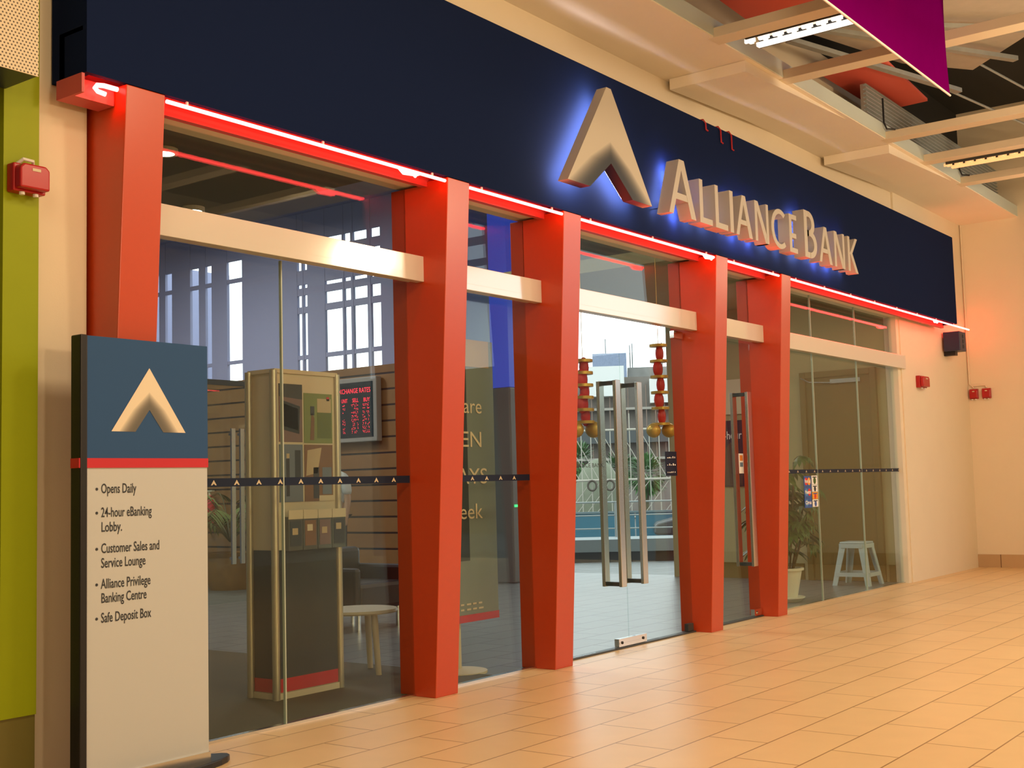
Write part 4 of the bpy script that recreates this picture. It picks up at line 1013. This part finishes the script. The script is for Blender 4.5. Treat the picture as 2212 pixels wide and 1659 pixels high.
# ------------------------------------------------------------------ the street beyond the lobby
DV = Vector((0.852, 0.524, 0)).normalized(); EV = Vector((DV.y, -DV.x, 0))
C0 = Vector((CAM.x, CAM.y, 0))
def S(t, s, z): return C0 + DV * s + EV * t + Vector((0, 0, z))
def sbox(mb, t0, t1, s0, s1, z0, z1, mt=None):
    return mb.obox(S((t0 + t1) / 2, (s0 + s1) / 2, (z0 + z1) / 2), EV, DV, (0, 0, 1), abs(t1 - t0) / 2, (s1 - s0) / 2, (z1 - z0) / 2, mt)
struct(MB().add([(14.6, -30, -0.6), (14.6, 60, -0.6), (120, 60, -0.6), (120, -30, -0.6), (14.6, -30, -0.52), (14.6, 60, -0.52), (120, 60, -0.52), (120, -30, -0.52)], [(0, 1, 2, 3), (4, 7, 6, 5), (0, 4, 5, 1), (1, 5, 6, 2), (2, 6, 7, 3), (3, 7, 4, 0)]), 'street_ground', mat('asphalt', (0.09, 0.10, 0.10), 0.9, noise=0.1))
pv = MB()
q0 = [S(-14, 19.8, 0), S(5.5, 19.8, 0)]
pv.add([(14.6, 0.3, 0), (14.6, 16, 0), q0[0], q0[1], (14.6, 0.3, -0.5), (14.6, 16, -0.5), q0[0] - Vector((0, 0, .5)), q0[1] - Vector((0, 0, .5))], [(0, 3, 2, 1), (4, 5, 6, 7), (0, 1, 5, 4), (1, 2, 6, 5), (2, 3, 7, 6), (3, 0, 4, 7)])
struct(pv, 'street_pavement', PAVE)
struct(sbox(sbox(MB(), -14, 5.5, 19.8, 20.6, -0.5, 0.165, 0), -14, 5.5, 19.75, 20.8, 0.165, 0.36, 1), 'street_kerb', [mat('dark_kerb', (0.045, 0.04, 0.035), 0.8), mat('pale_kerb', (0.22, 0.25, 0.25), 0.7)])

WP = mat('white_rail_paint', (0.34, 0.37, 0.36), 0.5)
rl = thing('street_railing', S(0, 20.9, 0.36), 'white tubular railing on the kerb across the paving', 'railing')
m = MB()
for z in (0.50, 0.72, 0.94): m.cyl(S(-12, 20.7, z), S(6, 20.7, z), 0.012 if z < .9 else .015, 6)
m.build('rail', WP, rl)
for i in range(13):
    t = -11.6 + i * 1.4 + 0.23
    MB().cyl(S(t, 20.7, 0.36), S(t, 20.7, 0.95), 0.022, 8).build('post', WP, rl)
m = MB()
for i in range(12): sbox(m, -13 + i * 1.9, -13 + i * 1.9 + 1.86, 37.4, 37.5, -0.5, 0.37, 0)
sbox(m, -13, 9.8, 37.36, 37.54, 0.35, 0.41, 1)
m.build('street_hoarding', [mat('blue_hoarding', (0.03, 0.115, 0.16), 0.5), mat('hoarding_cap', (0.1, 0.14, 0.15), 0.5)], None, label='low blue hoarding along the far side of the road', cat='hoarding')

# car on the road, seen past the door edge
cr = thing('parked_car', S(1.95, 36, -0.5), 'dark grey car on the street behind the railing', 'car')
CT0 = 0.78
prof = [(0.0, 0.30), (0.02, 0.52), (0.12, 0.60), (0.62, 0.72), (1.35, 1.36), (1.6, 1.44), (2.7, 1.42), (3.4, 0.95), (4.0, 0.88), (4.1, 0.35), (3.9, 0.26), (0.1, 0.26)]
MB().prism(prof, 35.2, 36.8, lambda p_, q_, t: tuple(S(CT0 + p_, t, -0.5 + q_))).build('car_body', mat('car_paint', (0.045, 0.055, 0.055), 0.25), cr, bevel=0.05)
MB().prism([(0.74, 0.80), (1.42, 1.34), (1.62, 1.38), (2.6, 1.36), (3.2, 0.95), (0.9, 0.80)], 35.19, 35.2, lambda p_, q_, t: tuple(S(CT0 + p_, t, -0.5 + q_))).build('side_window', mat('car_glass', (0.03, 0.035, 0.035), 0.1), cr)
for p_ in (0.82, 3.3):
    a = S(CT0 + p_, 35.12, -0.5 + .33); b = S(CT0 + p_, 35.35, -0.5 + .33)
    w_ = MB().cyl(a, b, 0.33, 24).build('wheel', BLACK, cr)
    MB().cyl(S(CT0 + p_, 35.09, -.17), S(CT0 + p_, 35.13, -.17), 0.21, 20).build('hub', mat('alloy', (0.3, 0.31, 0.31), 0.4, metal=.3), w_)
MB().tube([S(CT0 + .62, 35.16, .24), S(CT0 + 1.35, 35.16, .88), S(CT0 + 1.6, 35.16, .95)], 0.02).build('pillar_trim', WP, cr)

# fence with scroll rings
fe = thing('street_fence', S(0, 38, -0.5), 'white lattice fence with ring ornaments across the road', 'fence')
FW = mat('fence_paint', (0.36, 0.33, 0.27), 0.6)
m = MB()
for z in (0.2, 1.36, 2.9): m.cyl(S(-16, 38, z), S(6, 38, z), 0.035, 6)
rr = random.Random(11)
m2 = MB()
for i in range(74):
    t = -16 + i * 0.3
    m2.cyl(S(t, 38, -0.5), S(t, 38, 2.9 if i % 3 else 3.4), 0.016, 5)
    if rr.random() < .6: m2.cyl(S(t, 38.02, 0.2), S(t + .9, 38.02, 1.36), 0.012, 4)
    if rr.random() < .6: m2.cyl(S(t, 38.02, 2.9), S(t + .8, 38.02, 1.4), 0.012, 4)
m.build('rail', FW, fe); m2.build('lattice', FW, fe)
m = MB()
for t in (-1.0, -0.45, -3.1, -2.5, 2.0):
    m.tube([S(t + .13 * math.cos(a * PI / 8), 37.9, 1.2 + .15 * math.sin(a * PI / 8)) for a in range(17)], 0.035, 6)
m.build('ring_ornament', mat('dark_ring', (0.06, 0.045, 0.03), 0.6), fe)

STN = mat('mossy_stone', (0.15, 0.16, 0.11), 0.9, noise=0.3, nscale=3)
MB().sphere(S(-0.95, 44, 0.2), 0.95, 0.95, 1.95, 18, 12).build('stone_mound', STN, None, smooth=True, label='domed grey-green stone mound behind the street fence', cat='stone')
def bush(t, s, z, r, label, m_=LEAF):
    mb = MB(); q = random.Random(int(t * 100) + 7)
    c = S(t, s, z)
    for i in range(650):
        d = Vector((q.gauss(0, 1), q.gauss(0, 1), q.gauss(0, 1))).normalized()
        leaflet(mb, c + d * r * q.uniform(.55, 1), d + Vector((0, 0, .2)), 0.34 * r + .05, 0.11 * r + .02, 0.5, seg=2)
    o = thing('street_bush', S(t, s, -0.5), label, 'bush', 'green bushes behind the street fence')
    mb.build('foliage', mat('street_leaf', (0.05, 0.13, 0.03), 0.6, noise=.4), o)
    MB().cyl(S(t, s, -0.52), S(t, s, z), 0.06, 6).build('stem', STEM, o)
bush(-0.15, 46.5, 1.75, 0.6, 'green bush touching the stone mound'); bush(-1.75, 46.5, 2.1, 0.65, 'green bush rising above the stone mound'); bush(0.75, 42, 1.5, 0.62, 'dense green bush seen between the door handles')

# buildings
def building(name, t0, t1, s0, s1, z1, wallm, label, rows=0, zrow0=2.5, dz=1.3, extras=()):
    b = thing(name, S((t0 + t1) / 2, (s0 + s1) / 2, -0.52), label, 'building')
    sbox(MB(), t0, t1, s0, s1, -0.55, z1).build('wall', wallm, b)
    for r in range(rows):
        z = zrow0 + r * dz
        sbox(MB(), t0, t1, s0 - 0.7, s0, z, z + 0.12).build('balcony_slab', mat('slab', (0.30, 0.27, 0.23), 0.8), b)
        m = MB(); q = random.Random(r + 3)
        n = int((t1 - t0) / 0.45)
        for i in range(n + 1):
            t = t0 + (t1 - t0) * i / n
            m.cyl(S(t, s0 - 0.65, z + .1), S(t, s0 - 0.65, z + dz), 0.03, 4)
        m.build('balcony_lattice', mat('lattice', (0.20, 0.14, 0.11), 0.8), b)
    for (a0, a1, z0, z2, mt) in extras:
        sbox(MB(), a0, a1, s0 - .9, s0 + .5, z0, z2).build('upper_block', mt, b)
    return b
BRK = mat('weathered_brick', (0.17, 0.145, 0.125), 0.9, noise=0.35, nscale=1.5)
PALE = mat('pale_render', (0.62, 0.62, 0.60), 0.9)
building('low_building', -16, 8, 62, 70, 6.6, BRK, 'weathered terrace with rows of balconies behind the street fence', rows=3, zrow0=2.4, dz=1.25, extras=((-16, 8, 3.25, 3.95, DARK), (-1.7, 0.15, 5.6, 7.1, PALE), (1.4, 5, 5.2, 6.4, PALE)))
building('blue_building', -1.65, 0.35, 72, 76, 8.9, mat('blue_grey_render', (0.20, 0.24, 0.34), 0.9, noise=.2), 'square blue-grey block rising above the terrace roof')
building('brown_building', 0.4, 9, 74, 80, 8.2, mat('grey_brown_render', (0.24, 0.23, 0.21), 0.9, noise=.3, nscale=2), 'long grey-brown block with roof aerials beside the blue-grey block')
m = MB()
for t, h in ((-.9, 1.2), (.6, .9), (.75, 1.0), (2.6, 1.0), (2.9, 1.3), (3.3, .9)): m.cyl(S(t, 75.8 if t < .38 else 77, 8.9 if t < .38 else 8.2), S(t, 75.8 if t < .38 else 77, 9.0 + h), 0.035, 5)
m.build('roof_aerial', DARK, None, label='thin dark roof aerials against the white sky', cat='aerial', group='roof aerials')

# festive ornaments hanging inside the double doors
GOLD = mat('gold_foil', (0.62, 0.40, 0.08), 0.35, metal=0.5); RFOIL = mat('red_foil', (0.55, 0.02, 0.02), 0.4)
def ornament(x, y_, z0, z1, label, big):
    o = thing('festive_ornament', (x, y_, z1), label, 'ornament', 'red and gold ornaments inside the double doors')
    MB().cyl((x, y_, z1), (x, y_, 5.098), 0.003, 5).cyl((x, y_, z0), (x, y_, z1), 0.004, 5).build('string', GOLD, o)
    m = MB(); n = 5
    for i in range(n):
        z = z1 - (z1 - z0) * (i + .5) / n
        m.sphere((x + .02 * (-1) ** i, y_, z), .075 if i % 2 else .055, .035, .085, 12, 8)
    m.build('tassel_bead', RFOIL, o, smooth=True)
    m = MB()
    for i in range(n + 1):
        z = z1 - (z1 - z0) * i / n
        m.lathe([(.001, -.012), (.085, -.012), (.085, .012), (.001, .012)], (x, y_, z), 14)
    for s in (-1, 1): m.sphere((x + s * .075, y_ - s * .04, z0 - .06), .07, .07, .07, 14, 8)
    m.build('gold_ring', GOLD, o, smooth=True)
ornament(10.16, 0.80, 1.80, 2.55, 'red and gold hanging ornament with two gold balls by the door edge', False)
ornament(8.46, 0.55, 1.76, 2.27, 'red and gold hanging ornament beside the third pillar, inside the doors', False)
